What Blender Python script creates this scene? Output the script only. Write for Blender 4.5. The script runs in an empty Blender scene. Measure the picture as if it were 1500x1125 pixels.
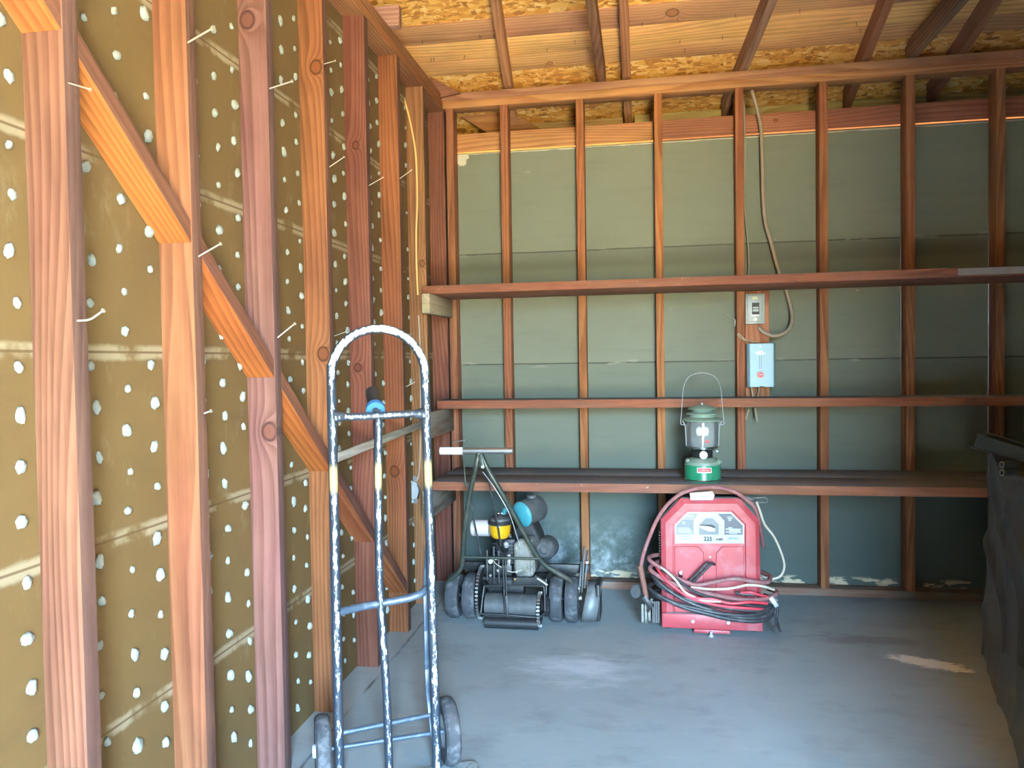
import bpy, bmesh, math, random
from mathutils import Vector, Matrix, noise
random.seed(7)
SC = bpy.context.scene
COL = SC.collection
V = Vector
PI = math.pi

# ------------------------------------------------------------------ camera
F_PX = 1132.33
YAW, PITCH, ROLL = -0.171559, -0.030927, -0.01638
CAM = V((1.0763, -4.1188, 1.2298))
_fwd = V((math.sin(YAW)*math.cos(PITCH), math.cos(YAW)*math.cos(PITCH), math.sin(PITCH)))
_r0 = V((math.cos(YAW), -math.sin(YAW), 0)); _u0 = _r0.cross(_fwd)
_rt = _r0*math.cos(ROLL)+_u0*math.sin(ROLL); _up = -_r0*math.sin(ROLL)+_u0*math.cos(ROLL)
cd = bpy.data.cameras.new('camera'); cam = bpy.data.objects.new('camera', cd); COL.objects.link(cam)
cd.sensor_fit = 'HORIZONTAL'; cd.sensor_width = 36; cd.lens = 36*F_PX/1500; cd.clip_start = .02
cam.matrix_world = Matrix(((_rt.x, _up.x, -_fwd.x, CAM.x), (_rt.y, _up.y, -_fwd.y, CAM.y), (_rt.z, _up.z, -_fwd.z, CAM.z), (0, 0, 0, 1)))
SC.camera = cam

def at(x, y, Y):            # world point on the plane at depth Y seen at photograph position x, y
    d = _fwd+_rt*((x-750)/F_PX)-_up*((y-562.5)/F_PX)
    return CAM+d*((Y-CAM.y)/d.y)
def atx(x, y, X):
    d = _fwd+_rt*((x-750)/F_PX)-_up*((y-562.5)/F_PX)
    return CAM+d*((X-CAM.x)/d.x)

# ------------------------------------------------------------------ daylight
OPEN = (1.42, 2.36, 2.45, -6.1)       # unseen garage door opening, placed to shape the light: x0, x1, head height, y
w = bpy.data.worlds.new('outdoors'); SC.world = w; w.use_nodes = True
nt = w.node_tree; nt.nodes.clear()
tc = nt.nodes.new('ShaderNodeTexCoord'); sp = nt.nodes.new('ShaderNodeSeparateXYZ')
rp = nt.nodes.new('ShaderNodeValToRGB'); mr = nt.nodes.new('ShaderNodeMapRange')
mr.inputs['From Min'].default_value = -1; mr.inputs['From Max'].default_value = 1
bg = nt.nodes.new('ShaderNodeBackground'); wo = nt.nodes.new('ShaderNodeOutputWorld')
nt.links.new(tc.outputs['Generated'], sp.inputs[0]); nt.links.new(sp.outputs['Z'], mr.inputs['Value'])
nt.links.new(mr.outputs[0], rp.inputs[0]); nt.links.new(rp.outputs[0], bg.inputs[0]); nt.links.new(bg.outputs[0], wo.inputs[0])
cr = rp.color_ramp
cr.elements[0].position = 0.0; cr.elements[0].color = (.42, .34, .12, 1)       # sunlit ground
cr.elements[1].position = .485; cr.elements[1].color = (.44, .35, .13, 1)
for pos, c in ((.505, (.42, .52, .50, 1)), (.55, (.50, .66, .68, 1)), (.585, (.74, 1.20, 1.70, 1)), (.68, (.72, 1.25, 1.86, 1)), (1.0, (.40, .70, 1.25, 1))):
    e = cr.elements.new(pos); e.color = c
bg.inputs['Strength'].default_value = 60.0
pl = bpy.data.lights.new('door_portal', 'AREA'); po = bpy.data.objects.new('door_portal', pl); COL.objects.link(po)
pl.shape = 'RECTANGLE'; pl.size = OPEN[1]-OPEN[0]; pl.size_y = OPEN[2]
pl.cycles.is_portal = True
po.location = ((OPEN[0]+OPEN[1])/2, OPEN[3]-.02, OPEN[2]/2); po.rotation_euler = (PI/2, 0, 0)
sl_ = bpy.data.lights.new('sun', 'SUN'); so = bpy.data.objects.new('sun', sl_); COL.objects.link(so)      # high sun behind the camera, lighting the floor inside the door
sl_.energy = 560; sl_.color = (1, .91, .72); sl_.angle = .01
so.rotation_euler = V((.0, .73, -.683)).to_track_quat('-Z', 'Y').to_euler(); so.location = (1, -9, 8)
SC.view_settings.view_transform = 'Standard'; SC.view_settings.look = 'None'
SC.view_settings.gamma = 1; SC.view_settings.use_curve_mapping = False
SC.view_settings.exposure = 1.14

# ------------------------------------------------------------------ materials
def newmat(name):
    m = bpy.data.materials.new(name); m.use_nodes = True
    n = m.node_tree.nodes; n.clear()
    out = n.new('ShaderNodeOutputMaterial'); b = n.new('ShaderNodeBsdfPrincipled')
    m.node_tree.links.new(b.outputs[0], out.inputs[0])
    return m, m.node_tree, b
class G:                    # small node-graph helper
    def __init__(s, nt): s.nt = nt
    def n(s, t, **kw):
        o = s.nt.nodes.new(t)
        for k, v in kw.items(): setattr(o, k, v)
        return o
    def put(s, sock, v):
        if hasattr(v, 'links') or hasattr(v, 'is_linked'): s.nt.links.new(v, sock)
        else:
            if isinstance(v, tuple) and len(v) == 3 and sock.type == 'RGBA': v = v+(1,)
            sock.default_value = v
    def math(s, op, a, b=0.0, c=None, clamp=False):
        o = s.n('ShaderNodeMath', operation=op, use_clamp=clamp); s.put(o.inputs[0], a); s.put(o.inputs[1], b)
        if c is not None: s.put(o.inputs[2], c)
        return o.outputs[0]
    def mix(s, f, a, b, mode='MIX'):
        o = s.n('ShaderNodeMix', data_type='RGBA', blend_type=mode)
        s.put(o.inputs[0], f); s.put(o.inputs[6], a); s.put(o.inputs[7], b); return o.outputs[2]
    def ramp(s, v, stops):
        o = s.n('ShaderNodeValToRGB'); s.put(o.inputs[0], v); e = o.color_ramp.elements
        e[0].position = stops[0][0]; e[1].position = stops[-1][0]
        cs = [x[1] if isinstance(x[1], tuple) else (x[1],)*3 for x in stops]
        e[0].color = cs[0]+(1,); e[1].color = cs[-1]+(1,)
        for (p, _), c in list(zip(stops, cs))[1:-1]:
            q = e.new(p); q.color = c+(1,)
        return o.outputs[0]
    def step(s, v, a, b):
        o = s.n('ShaderNodeMapRange', interpolation_type='SMOOTHSTEP'); s.put(o.inputs[0], v)
        o.inputs[1].default_value = a; o.inputs[2].default_value = b; return o.outputs[0]
    def mapping(s, vec, sc=(1, 1, 1), loc=(0, 0, 0), rot=(0, 0, 0)):
        o = s.n('ShaderNodeMapping'); s.put(o.inputs[0], vec); o.inputs[1].default_value = loc
        o.inputs[2].default_value = rot; o.inputs[3].default_value = sc; return o.outputs[0]
    def noise(s, vec, scale=5, detail=4, rough=.55, dist=0, col=False):
        o = s.n('ShaderNodeTexNoise'); s.put(o.inputs['Vector'], vec); o.inputs['Scale'].default_value = scale
        o.inputs['Detail'].default_value = detail; o.inputs['Roughness'].default_value = rough; o.inputs['Distortion'].default_value = dist
        return o.outputs['Color' if col else 'Fac']
    def obj(s): return s.n('ShaderNodeTexCoord').outputs['Object']
    def sep(s, v):
        o = s.n('ShaderNodeSeparateXYZ'); s.put(o.inputs[0], v); return o.outputs
    def bump(s, h, strength=.3, dist=.002):
        o = s.n('ShaderNodeBump'); s.put(o.inputs['Height'], h); o.inputs['Strength'].default_value = strength
        o.inputs['Distance'].default_value = dist; return o.outputs[0]
    def vmath(s, op, a, b=(0, 0, 0)):
        o = s.n('ShaderNodeVectorMath', operation=op); s.put(o.inputs[0], a); s.put(o.inputs[1], b)
        return o.outputs['Value'] if op in ('LENGTH', 'DOT_PRODUCT', 'DISTANCE') else o.outputs[0]

def make_wood(name='sawn_wood', rough=.75, grain=1.0, weather=0.0):
    m, nt, b = newmat(name); g = G(nt)
    oc = g.obj(); info = g.n('ShaderNodeObjectInfo')
    rnd = info.outputs['Random']
    off = g.n('ShaderNodeCombineXYZ'); g.put(off.inputs[0], g.math('MULTIPLY', rnd, 31.0)); g.put(off.inputs[1], g.math('MULTIPLY', rnd, 17.3)); g.put(off.inputs[2], g.math('MULTIPLY', rnd, 7.7))
    # knots given per piece: (along, across, radius)
    def knot(attr):
        k = g.n('ShaderNodeAttribute', attribute_type='OBJECT', attribute_name=attr)
        ks = g.sep(k.outputs['Vector']); os_ = g.sep(oc)
        dx = g.math('SUBTRACT', os_[0], ks[0]); dy = g.math('SUBTRACT', os_[1], ks[1])
        r = g.math('MAXIMUM', ks[2], .0005)
        d = g.math('SQRT', g.math('ADD', g.math('MULTIPLY', g.math('MULTIPLY', dx, dx), .7), g.math('MULTIPLY', dy, dy)))
        return g.math('DIVIDE', d, r), dy
    d1, dy1 = knot('knot'); d2, dy2 = knot('knot_b')
    pert = g.math('ADD', g.math('DIVIDE', 1.0, g.math('ADD', g.math('MULTIPLY', d1, d1), .6)), g.math('DIVIDE', 1.0, g.math('ADD', g.math('MULTIPLY', d2, d2), .6)))
    p = g.vmath('ADD', oc, off.outputs[0])
    warp = g.noise(g.mapping(p, (.55, 5, 5)), 1.0, 1)
    rings = g.math('ADD', g.math('MULTIPLY', g.sep(p)[1], 48.0), g.math('MULTIPLY', g.sep(p)[2], 40.0))
    rings = g.math('ADD', rings, g.math('MULTIPLY', warp, 11.0)); rings = g.math('ADD', rings, g.math('MULTIPLY', pert, 3.0))
    saw = g.math('FRACT', rings)
    ring = g.math('MULTIPLY', g.step(saw, .1, .85), g.math('SUBTRACT', 1.0, g.step(saw, .88, 1.0)))
    fine = g.noise(g.mapping(p, (4, 160, 160)), 1.0, 3, .6)
    blot = g.noise(g.mapping(p, (2.2, 7, 7)), 1.0, 4, .6)
    v = g.math('ADD', g.math('MULTIPLY', ring, -.20*grain), g.math('MULTIPLY', g.math('SUBTRACT', fine, .5), .55*grain))
    v = g.math('ADD', v, g.math('MULTIPLY', g.math('SUBTRACT', blot, .5), 1.25)); v = g.math('ADD', v, 1.08)
    tint = info.outputs['Color']
    red = g.mix(1.0, tint, (.80, .60, .56), 'MULTIPLY')
    c = g.mix(g.math('MULTIPLY', ring, .6*grain), tint, red)
    vv = g.n('ShaderNodeCombineColor'); [g.put(vv.inputs[i], v) for i in range(3)]
    c = g.mix(1.0, c, vv.outputs[0], 'MULTIPLY')
    mv = g.step(g.noise(g.mapping(p, (.9, 4, 4)), 1.0, 3, .6), .42, .66)
    c = g.mix(g.math('MULTIPLY', mv, .6), c, g.mix(1.0, c, (.86, .70, .92), 'MULTIPLY'))
    stain = g.step(g.noise(g.mapping(p, (3, 12, 12)), 1.0, 5, .65), .60, .74)
    c = g.mix(g.math('MULTIPLY', stain, .5), c, g.mix(1.0, tint, (.45, .38, .42), 'MULTIPLY'))
    if weather:
        wv = g.step(g.noise(g.mapping(p, (2, 20, 20)), 1.0, 4), .4, .6)
        c = g.mix(g.math('MULTIPLY', wv, weather), c, (.22, .21, .18))
    if name == 'shelf_wood':
        nz = g.sep(g.n('ShaderNodeTexCoord').outputs['Normal'])[2]
        c = g.mix(g.math('MULTIPLY', g.step(nz, .6, .9), .88), c, g.mix(blot, (.10, .105, .11), (.19, .195, .20)))
    for d in (d1, d2):
        inn = g.math('SUBTRACT', 1.0, g.step(d, .80, .95)); ringm = g.math('MULTIPLY', g.step(d, .72, .95), g.math('SUBTRACT', 1.0, g.step(d, 1.0, 1.3)))
        c = g.mix(g.math('MULTIPLY', inn, .8), c, g.mix(1.0, tint, (.72, .50, .42), 'MULTIPLY'))
        c = g.mix(g.math('MULTIPLY', ringm, .8), c, g.mix(1.0, tint, (.22, .14, .12), 'MULTIPLY'))
    dark_amt = g.n('ShaderNodeAttribute', attribute_type='OBJECT', attribute_name='inner_dark')  # room-side faces mixed towards a darker grey-brown
    ny = g.sep(g.n('ShaderNodeTexCoord').outputs['Normal'])[1]
    c = g.mix(g.math('MULTIPLY', g.step(ny, .5, .85), dark_amt.outputs['Fac']), c, g.mix(.45, g.mix(1.0, c, (.50, .42, .46), 'MULTIPLY'), g.mix(blot, (.055, .042, .042), (.13, .10, .095))))
    # scattered pale chips
    chip = g.step(g.noise(g.mapping(p, (14, 40, 40)), 1.0, 3, .7), .76 if name != 'shelf_wood' else .68, .80 if name != 'shelf_wood' else .73)
    c = g.mix(g.math('MULTIPLY', chip, .45), c, (.62, .50, .40))
    g.put(b.inputs['Base Color'], c); b.inputs['Roughness'].default_value = rough
    b.inputs['Specular IOR Level'].default_value = .25
    g.put(b.inputs['Normal'], g.bump(g.math('ADD', fine, g.math('MULTIPLY', ring, -.4)), .35, .0015))
    return m
M = {}
M['wood'] = make_wood()
M['oldwood'] = make_wood('weathered_wood', .85, .5, .75)
M['shelf'] = make_wood('shelf_wood', .8, .35, .12)
M['roofwood'] = make_wood('roof_plank_wood', .7, .8)

def simple(name, col, rough=.5, metal=0.0, var=.0, vscale=30, spec=.5, bump=0, dirt=None, dirt_amt=.5, dscale=14):
    m, nt, b = newmat(name); g = G(nt)
    c = col
    oc = g.obj()
    if var or bump:
        nz = g.noise(oc, vscale, 5, .6)
        c = g.mix(nz, tuple(x*(1-var) for x in col), tuple(min(1, x*(1+var)) for x in col))
        if bump: g.put(b.inputs['Normal'], g.bump(nz, bump, .002))
    if dirt:
        d = g.step(g.noise(oc, dscale, 5, .65), .48, .68)
        c = g.mix(g.math('MULTIPLY', d, dirt_amt), c, dirt)
    g.put(b.inputs['Base Color'], c); b.inputs['Roughness'].default_value = rough
    b.inputs['Metallic'].default_value = metal; b.inputs['Specular IOR Level'].default_value = spec
    return m

def mat_osb():
    m, nt, b = newmat('strand_board'); g = G(nt); oc = g.obj()
    cols = []
    for i, (ang, sx, sy) in enumerate(((.30, 13, 62), (-.45, 15, 58), (1.0, 14, 60), (-1.0, 16, 52))):
        o = g.n('ShaderNodeTexVoronoi'); g.put(o.inputs['Vector'], g.mapping(g.vmath('ADD', oc, g.vmath('MULTIPLY', g.noise(oc, 9, 2, .5, 0, True), (.03, .03, .03))), (sx, sy, 1), (i*3.3, i, 0), (0, 0, ang)))
        o.inputs['Scale'].default_value = 1.0
        cols.append(g.sep(o.outputs['Color'])[0])
    sel = g.noise(oc, 15, 2)
    v = g.mix(g.step(sel, .46, .5), cols[0], cols[1]); v = g.mix(g.step(g.noise(g.mapping(oc, (1, 1, 1), (9, 4, 0)), 14, 2), .47, .52), v, cols[2])
    v = g.mix(g.step(g.noise(g.mapping(oc, (1, 1, 1), (3, 8, 0)), 17, 2), .5, .54), v, cols[3])
    c = g.ramp(v, ((0.0, (.30, .09, .012)), (.3, (.70, .30, .05)), (.65, (.88, .48, .12)), (1.0, (1.0, .74, .36))))
    fine = g.noise(g.mapping(oc, (120, 30, 1)), 1.0, 2)
    c = g.mix(.18, c, g.mix(fine, (.2, .1, .03), (.9, .65, .3)))
    g.put(b.inputs['Base Color'], c); b.inputs['Roughness'].default_value = .7; b.inputs['Specular IOR Level'].default_value = .3
    g.put(b.inputs['Normal'], g.bump(v, .3, .002))
    return m
M['osb'] = mat_osb()

SEAMS = (.431, .847, 1.262, 1.685, 2.105, 2.525)
def mat_fibre():
    m, nt, b = newmat('tan_fibreboard'); g = G(nt); oc = g.obj(); s = g.sep(oc)
    c = g.mix(g.noise(oc, 3.5, 5, .6), (.112, .068, .026), (.140, .088, .035))
    c = g.mix(g.math('MULTIPLY', g.step(g.noise(g.mapping(oc, (1, 1, 2.2), (4, 1, 2)), 2.6, 5, .65), .50, .72), .5), c, (.092, .057, .026))
    dust = g.math('MULTIPLY', g.step(g.noise(g.mapping(oc, (1, 1, .5), (1, 7, 0)), 11, 6, .7), .56, .74), .32)
    c = g.mix(dust, c, (.25, .20, .13))
    near = None
    zw = g.math('ADD', s[2], g.math('MULTIPLY', g.math('SUBTRACT', g.noise(oc, 16, 4), .5), .018))
    for z in SEAMS:
        d = g.math('ABSOLUTE', g.math('SUBTRACT', zw, z)); d0 = g.math('ABSOLUTE', g.math('SUBTRACT', s[2], z))
        pale = g.math('SUBTRACT', 1.0, g.step(d, .010, .022)); dark = g.math('SUBTRACT', 1.0, g.step(d0, .0015, .004))
        c = g.mix(g.math('MULTIPLY', pale, g.math('MULTIPLY', g.step(g.noise(oc, 8, 4), .36, .52), .8)), c, (.30, .25, .17)); c = g.mix(g.math('MULTIPLY', dark, .8), c, (.09, .05, .02))
    speck = g.step(g.noise(g.mapping(oc, (1, 60, 26)), 1.0, 3, .6), .745, .77)
    c = g.mix(g.math('MULTIPLY', speck, .7), c, (.42, .38, .30))
    g.put(b.inputs['Base Color'], c); b.inputs['Roughness'].default_value = .85; b.inputs['Specular IOR Level'].default_value = .2
    g.put(b.inputs['Normal'], g.bump(g.noise(oc, 60, 4), .15, .002))
    return m
M['fibre'] = mat_fibre()

def mat_greywall():
    m, nt, b = newmat('grey_painted_board'); g = G(nt); oc = g.obj(); s = g.sep(oc)
    c = g.mix(g.noise(oc, 2.2, 5, .6), (.150, .168, .130), (.205, .222, .172))
    c = g.mix(g.math('MULTIPLY', g.step(g.noise(g.mapping(oc, (2, 1, 14)), 1.6, 5, .6), .5, .72), .35), c, (.14, .152, .125))
    row1 = g.math('SUBTRACT', 1.0, g.step(s[2], .603, .607)); row2 = g.math('SUBTRACT', 1.0, g.step(s[2], 1.205, 1.209))      # lower rows tinted darker and bluer
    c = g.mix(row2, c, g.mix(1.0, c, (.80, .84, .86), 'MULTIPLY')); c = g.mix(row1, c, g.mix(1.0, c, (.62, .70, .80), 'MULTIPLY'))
    # horizontal joints
    for z in (.605, 1.207, 1.817):
        d = g.math('ABSOLUTE', g.math('SUBTRACT', g.math('ADD', s[2], g.math('MULTIPLY', g.math('SUBTRACT', g.noise(oc, 5, 3), .5), .006)), z))
        c = g.mix(g.math('MULTIPLY', g.math('SUBTRACT', 1.0, g.step(d, .002, .0055)), .75), c, (.035, .035, .03))
        d2 = g.math('SUBTRACT', 1.0, g.step(d, .004, .03)); c = g.mix(g.math('MULTIPLY', g.math('MULTIPLY', d2, g.step(g.noise(g.mapping(oc, (6, 1, 30)), 1.0, 4), .56, .68)), .5), c, (.34, .33, .28))
    # darker band under the upper joint
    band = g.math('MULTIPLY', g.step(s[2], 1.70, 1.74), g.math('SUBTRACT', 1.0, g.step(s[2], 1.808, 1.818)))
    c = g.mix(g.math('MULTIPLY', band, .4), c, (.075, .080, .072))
    # white bloom near the floor and bare scuffs
    low = g.math('SUBTRACT', 1.0, g.step(s[2], .05, .42))
    leftm = g.math('MULTIPLY', g.step(s[0], .3, .5), g.math('SUBTRACT', 1.0, g.step(s[0], .95, 1.15)))
    bloom = g.math('MULTIPLY', g.math('MULTIPLY', low, leftm), g.step(g.noise(oc, 9, 7, .75), .42, .68))
    c = g.mix(g.math('MULTIPLY', bloom, .75), c, (.52, .56, .58))
    foot = g.math('MULTIPLY', g.math('SUBTRACT', 1.0, g.step(s[2], .065, .085)), g.step(g.noise(g.mapping(oc, (9, 1, 26)), 1.0, 5, .6), .50, .58))
    c = g.mix(foot, c, (.62, .52, .36))
    sc = g.step(g.noise(g.mapping(oc, (16, 1, 40)), 1.0, 3, .6), .755, .775)
    c = g.mix(g.math('MULTIPLY', sc, .6), c, (.55, .55, .5))
    smear = g.step(g.noise(g.mapping(oc, (5, 1, 9), (2.2, 0, 5)), 1.0, 6, .7), .66, .78)
    c = g.mix(g.math('MULTIPLY', smear, .4), c, (.33, .34, .32))
    dk = g.step(g.noise(g.mapping(oc, (9, 1, 38), (5.2, 0, 1)), 1.0, 3, .6), .745, .765)
    c = g.mix(g.math('MULTIPLY', dk, .6), c, (.03, .03, .03))
    tz = g.math('ADD', s[2], g.math('MULTIPLY', g.math('SUBTRACT', g.noise(g.mapping(oc, (5, 1, 5)), 2.0, 4), .5), .02)); top = g.step(tz, 2.3645, 2.367)
    c = g.mix(g.math('MULTIPLY', top, .9), c, (.55, .53, .42))
    # torn patch at the top left corner
    dd = g.vmath('LENGTH', g.vmath('MULTIPLY', g.vmath('SUBTRACT', oc, (.09, 0, 2.345)), (1, 0, 1)))
    torn = g.math('SUBTRACT', 1.0, g.step(g.math('ADD', dd, g.math('MULTIPLY', g.math('SUBTRACT', g.noise(oc, 25, 4), .5), .06)), .03, .04))
    c = g.mix(g.math('MULTIPLY', torn, .9), c, (.66, .64, .52))
    g.put(b.inputs['Base Color'], c); b.inputs['Roughness'].default_value = .7; b.inputs['Specular IOR Level'].default_value = .3
    g.put(b.inputs['Normal'], g.bump(g.noise(oc, 40, 5), .12, .002))
    return m
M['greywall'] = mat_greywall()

def mat_floor():
    m, nt, b = newmat('stained_concrete'); g = G(nt); oc = g.obj(); s = g.sep(oc)
    c = g.mix(g.noise(oc, 1.6, 6, .65), (.225, .262, .27), (.35, .405, .415))
    c = g.mix(g.math('MULTIPLY', g.step(g.noise(g.mapping(oc, (1, 1.6, 1), (3, 2, 0)), 3.2, 6, .7), .48, .70), .45), c, (.16, .182, .185))
    c = g.mix(g.math('MULTIPLY', g.step(g.noise(g.mapping(oc, (1, 2.2, 1), (7, 5, 0)), 9, 5, .7), .54, .72), .3), c, (.39, .435, .445))
    def patch(x, y, rx, ry, lo, hi, sc, amt, colr, rot=0):
        q = g.mapping(g.vmath('SUBTRACT', oc, (x, y, 0)), (1/rx, 1/ry, 0), (0, 0, 0), (0, 0, 0))
        if rot: q = g.mapping(g.mapping(g.vmath('SUBTRACT', oc, (x, y, 0)), (1, 1, 0), (0, 0, 0), (0, 0, rot)), (1/rx, 1/ry, 0))
        d = g.vmath('LENGTH', q); fall = g.math('SUBTRACT', 1.0, d)
        v = g.math('ADD', fall, g.math('MULTIPLY', g.math('SUBTRACT', g.noise(g.mapping(oc, (1, 2.2, 1)), sc, 6, .72), .5), 1.6))
        return g.mix(g.math('MULTIPLY', g.step(v, lo, hi), amt), c, colr)
    c = patch(.80, -1.08, .42, .28, .25, 1.0, 6, .6, (.62, .66, .70))          # pale patch in the middle
    c = patch(2.17, -.85, .22, .075, .2, .5, 22, .9, (.86, .84, .76), .42)      # chipped white patch
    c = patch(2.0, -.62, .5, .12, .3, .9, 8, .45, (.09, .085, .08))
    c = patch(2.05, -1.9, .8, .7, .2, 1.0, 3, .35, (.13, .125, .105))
    # crack along the edge of the slab
    cw = g.math('ADD', s[0], g.math('MULTIPLY', g.math('SUBTRACT', g.noise(oc, 6, 5), .5), .03))
    cd_ = g.math('ABSOLUTE', g.math('SUBTRACT', cw, .028)); crack = g.math('MULTIPLY', g.math('SUBTRACT', 1.0, g.step(cd_, .002, .008)), g.step(g.noise(oc, 5, 4), .38, .6))
    c = g.mix(g.math('MULTIPLY', crack, .75), c, (.03, .03, .03))
    edge = g.math('SUBTRACT', 1.0, g.step(cw, .02, .03)); c = g.mix(g.math('MULTIPLY', edge, .35), c, (.36, .35, .33))
    speck = g.step(g.noise(g.mapping(oc, (30, 60, 1)), 1.0, 3, .6), .74, .77); c = g.mix(g.math('MULTIPLY', speck, .55), c, (.55, .54, .5))
    g.put(b.inputs['Base Color'], c); b.inputs['Roughness'].default_value = .55; b.inputs['Specular IOR Level'].default_value = .4
    g.put(b.inputs['Normal'], g.bump(g.noise(oc, 22, 6, .65), .12, .004))
    return m
M['floor'] = mat_floor()
M['plaster'] = simple('plaster', (.30, .33, .31), .9, 0, .45, 70, .2, .6)
M['steel'] = simple('bare_steel', (.50, .50, .50), .35, .9, .25, 60)
M['nail'] = simple('nail_steel', (.62, .60, .55), .45, .6)
M['rustynail'] = simple('rusty_nail', (.16, .11, .08), .6, .5)
M['black'] = simple('black_paint', (.018, .019, .021), .45, 0, .3, 20)
M['rubber'] = simple('grey_rubber', (.058, .062, .070), .8, 0, .4, 25, .3, .3, (.20, .205, .215), .55, 24)
M['darkrubber'] = simple('black_rubber', (.022, .022, .024), .6)
M['dirty'] = simple('grimy_engine_metal', (.030, .031, .033), .5, .4, .5, 40, .5, .4, (.10, .095, .09), .45, 30)
M['cast'] = simple('cast_aluminium', (.24, .23, .20), .7, .2, .6, 35, .5, .8, (.05, .047, .042), .8, 26)
M['green'] = simple('faded_green_paint', (.040, .052, .042), .4, .2, .4, 20, .5, 0, (.12, .11, .09), .6)
M['chrome'] = simple('chrome', (.82, .82, .82), .18, 1.0)
M['whitetape'] = simple('white_tape', (.72, .74, .74), .6, 0, .12, 30)
M['yellow'] = simple('yellow_enamel', (.62, .33, .008), .3, 0, .15, 25, .5, 0, (.35, .2, .03), .35)
M['turq'] = simple('turquoise_enamel', (.045, .27, .33), .5, 0, .3, 18, .5, 0, (.16, .26, .27), .5)
M['tankgrey'] = simple('dull_grey_tank', (.070, .075, .078), .55, .1, .4, 20, .4, .1, (.15, .145, .14), .5, 18)
M['lilac'] = simple('pale_metal_can', (.58, .54, .57), .5, .2, .12, 20)
M['brass'] = simple('brass', (.75, .45, .14), .35, .9)
M['red'] = simple('dusty_red_enamel', (.40, .050, .062), .42, 0, .25, 14, .5, .05, (.44, .165, .18), .6, 9)
M['reddark'] = simple('red_enamel_edge', (.36, .018, .022), .35, 0, .15, 14)
M['dustygrey'] = simple('dusty_grey_steel', (.16, .155, .15), .8, .1, .3, 20)
M['plate'] = simple('aluminium_nameplate', (.40, .48, .475), .5, .05, .12, 30)
M['platedark'] = simple('dark_print', (.075, .08, .10), .5, 0, .2, 40)
M['plategrey'] = simple('grey_print', (.165, .175, .18), .5, 0, .2, 40)
M['ink'] = simple('ink', (.02, .02, .025), .6)
M['palepointer'] = simple('pale_yellow_pointer', (.66, .66, .40), .5)
M['cablemauve'] = simple('faded_red_cable', (.26, .10, .10), .6, 0, .3, 25, .4, 0, (.30, .22, .21), .5, 30)
M['cablered'] = simple('red_cable', (.55, .05, .07), .45, 0, .2, 20)
M['cableblack'] = simple('black_cable', (.028, .028, .032), .5, 0, .3, 25, .5, 0, (.11, .10, .10), .5, 30)
M['cablebeige'] = simple('beige_cord', (.52, .45, .36), .6, 0, .2, 25)
M['holder'] = simple('brown_fibre_handle', (.20, .085, .060), .6, 0, .3, 20)
M['paper'] = simple('paper_tag', (.74, .80, .82), .8, 0, .06, 20)
M['lgreen'] = simple('lantern_green_enamel', (.012, .19, .095), .3, 0, .15, 20, .5, 0, (.10, .20, .15), .4, 12)
M['lhat'] = simple('dusty_green_enamel', (.17, .25, .20), .5, 0, .3, 18, .5, 0, (.30, .33, .28), .6, 20)
M['white'] = simple('white_paint', (.80, .82, .82), .5)
M['logored'] = simple('logo_red', (.60, .03, .04), .5)
M['mantle'] = simple('white_mantle', (.85, .88, .90), .9)
M['boxgrey'] = simple('grey_enamel_box', (.42, .46, .46), .45, .1, .12, 25, .5, 0, (.30, .30, .28), .4)
M['boxblue'] = simple('pale_blue_enamel_box', (.25, .40, .48), .4, .1, .12, 20, .5, 0, (.24, .36, .42), .4)
M['conduit'] = simple('tan_sheathed_cable', (.34, .27, .21), .55, 0, .2, 20)
M['romex'] = simple('yellow_sheathed_cable', (.74, .55, .22), .5)
M['greycable'] = simple('grey_sheathed_cable', (.30, .28, .24), .6)
M['bluegrip'] = simple('blue_plastic', (.03, .16, .38), .45, 0, .2, 30)
M['tote'] = simple('dark_brown_tote', (.030, .026, .026), .45)
M['darkplastic'] = simple('black_plastic_channel', (.016, .022, .022), .35, 0, .4, 25)
M['sheetmetal'] = simple('galvanised_plate', (.20, .215, .22), .55, .4, .4, 25, .4, 0, (.08, .08, .08), .5)
M['galv'] = simple('galvanised_box', (.58, .62, .66), .4, .6, .2, 30)
M['framing'] = simple('bare_framing_board', (.10, .075, .06), .8, 0, .3, 6)

def mat_glass():
    m, nt, b = newmat('clear_glass'); g = G(nt)
    out = [n for n in nt.nodes if n.type == 'OUTPUT_MATERIAL'][0]
    tr = g.n('ShaderNodeBsdfTransparent'); gl = g.n('ShaderNodeBsdfGlossy'); gl.inputs['Roughness'].default_value = .06
    df = g.n('ShaderNodeBsdfDiffuse'); df.inputs[0].default_value = (.75, .8, .8, 1)
    lw = g.n('ShaderNodeLayerWeight'); lw.inputs[0].default_value = .25
    m1 = g.n('ShaderNodeMixShader'); g.put(m1.inputs[0], g.math('ADD', g.math('MULTIPLY', lw.outputs['Fresnel'], .8), .05)); g.put(m1.inputs[1], tr.outputs[0]); g.put(m1.inputs[2], gl.outputs[0])
    m2 = g.n('ShaderNodeMixShader'); m2.inputs[0].default_value = .10; g.put(m2.inputs[1], m1.outputs[0]); g.put(m2.inputs[2], df.outputs[0])
    g.put(out.inputs[0], m2.outputs[0]); return m
M['glass'] = mat_glass()
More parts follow.
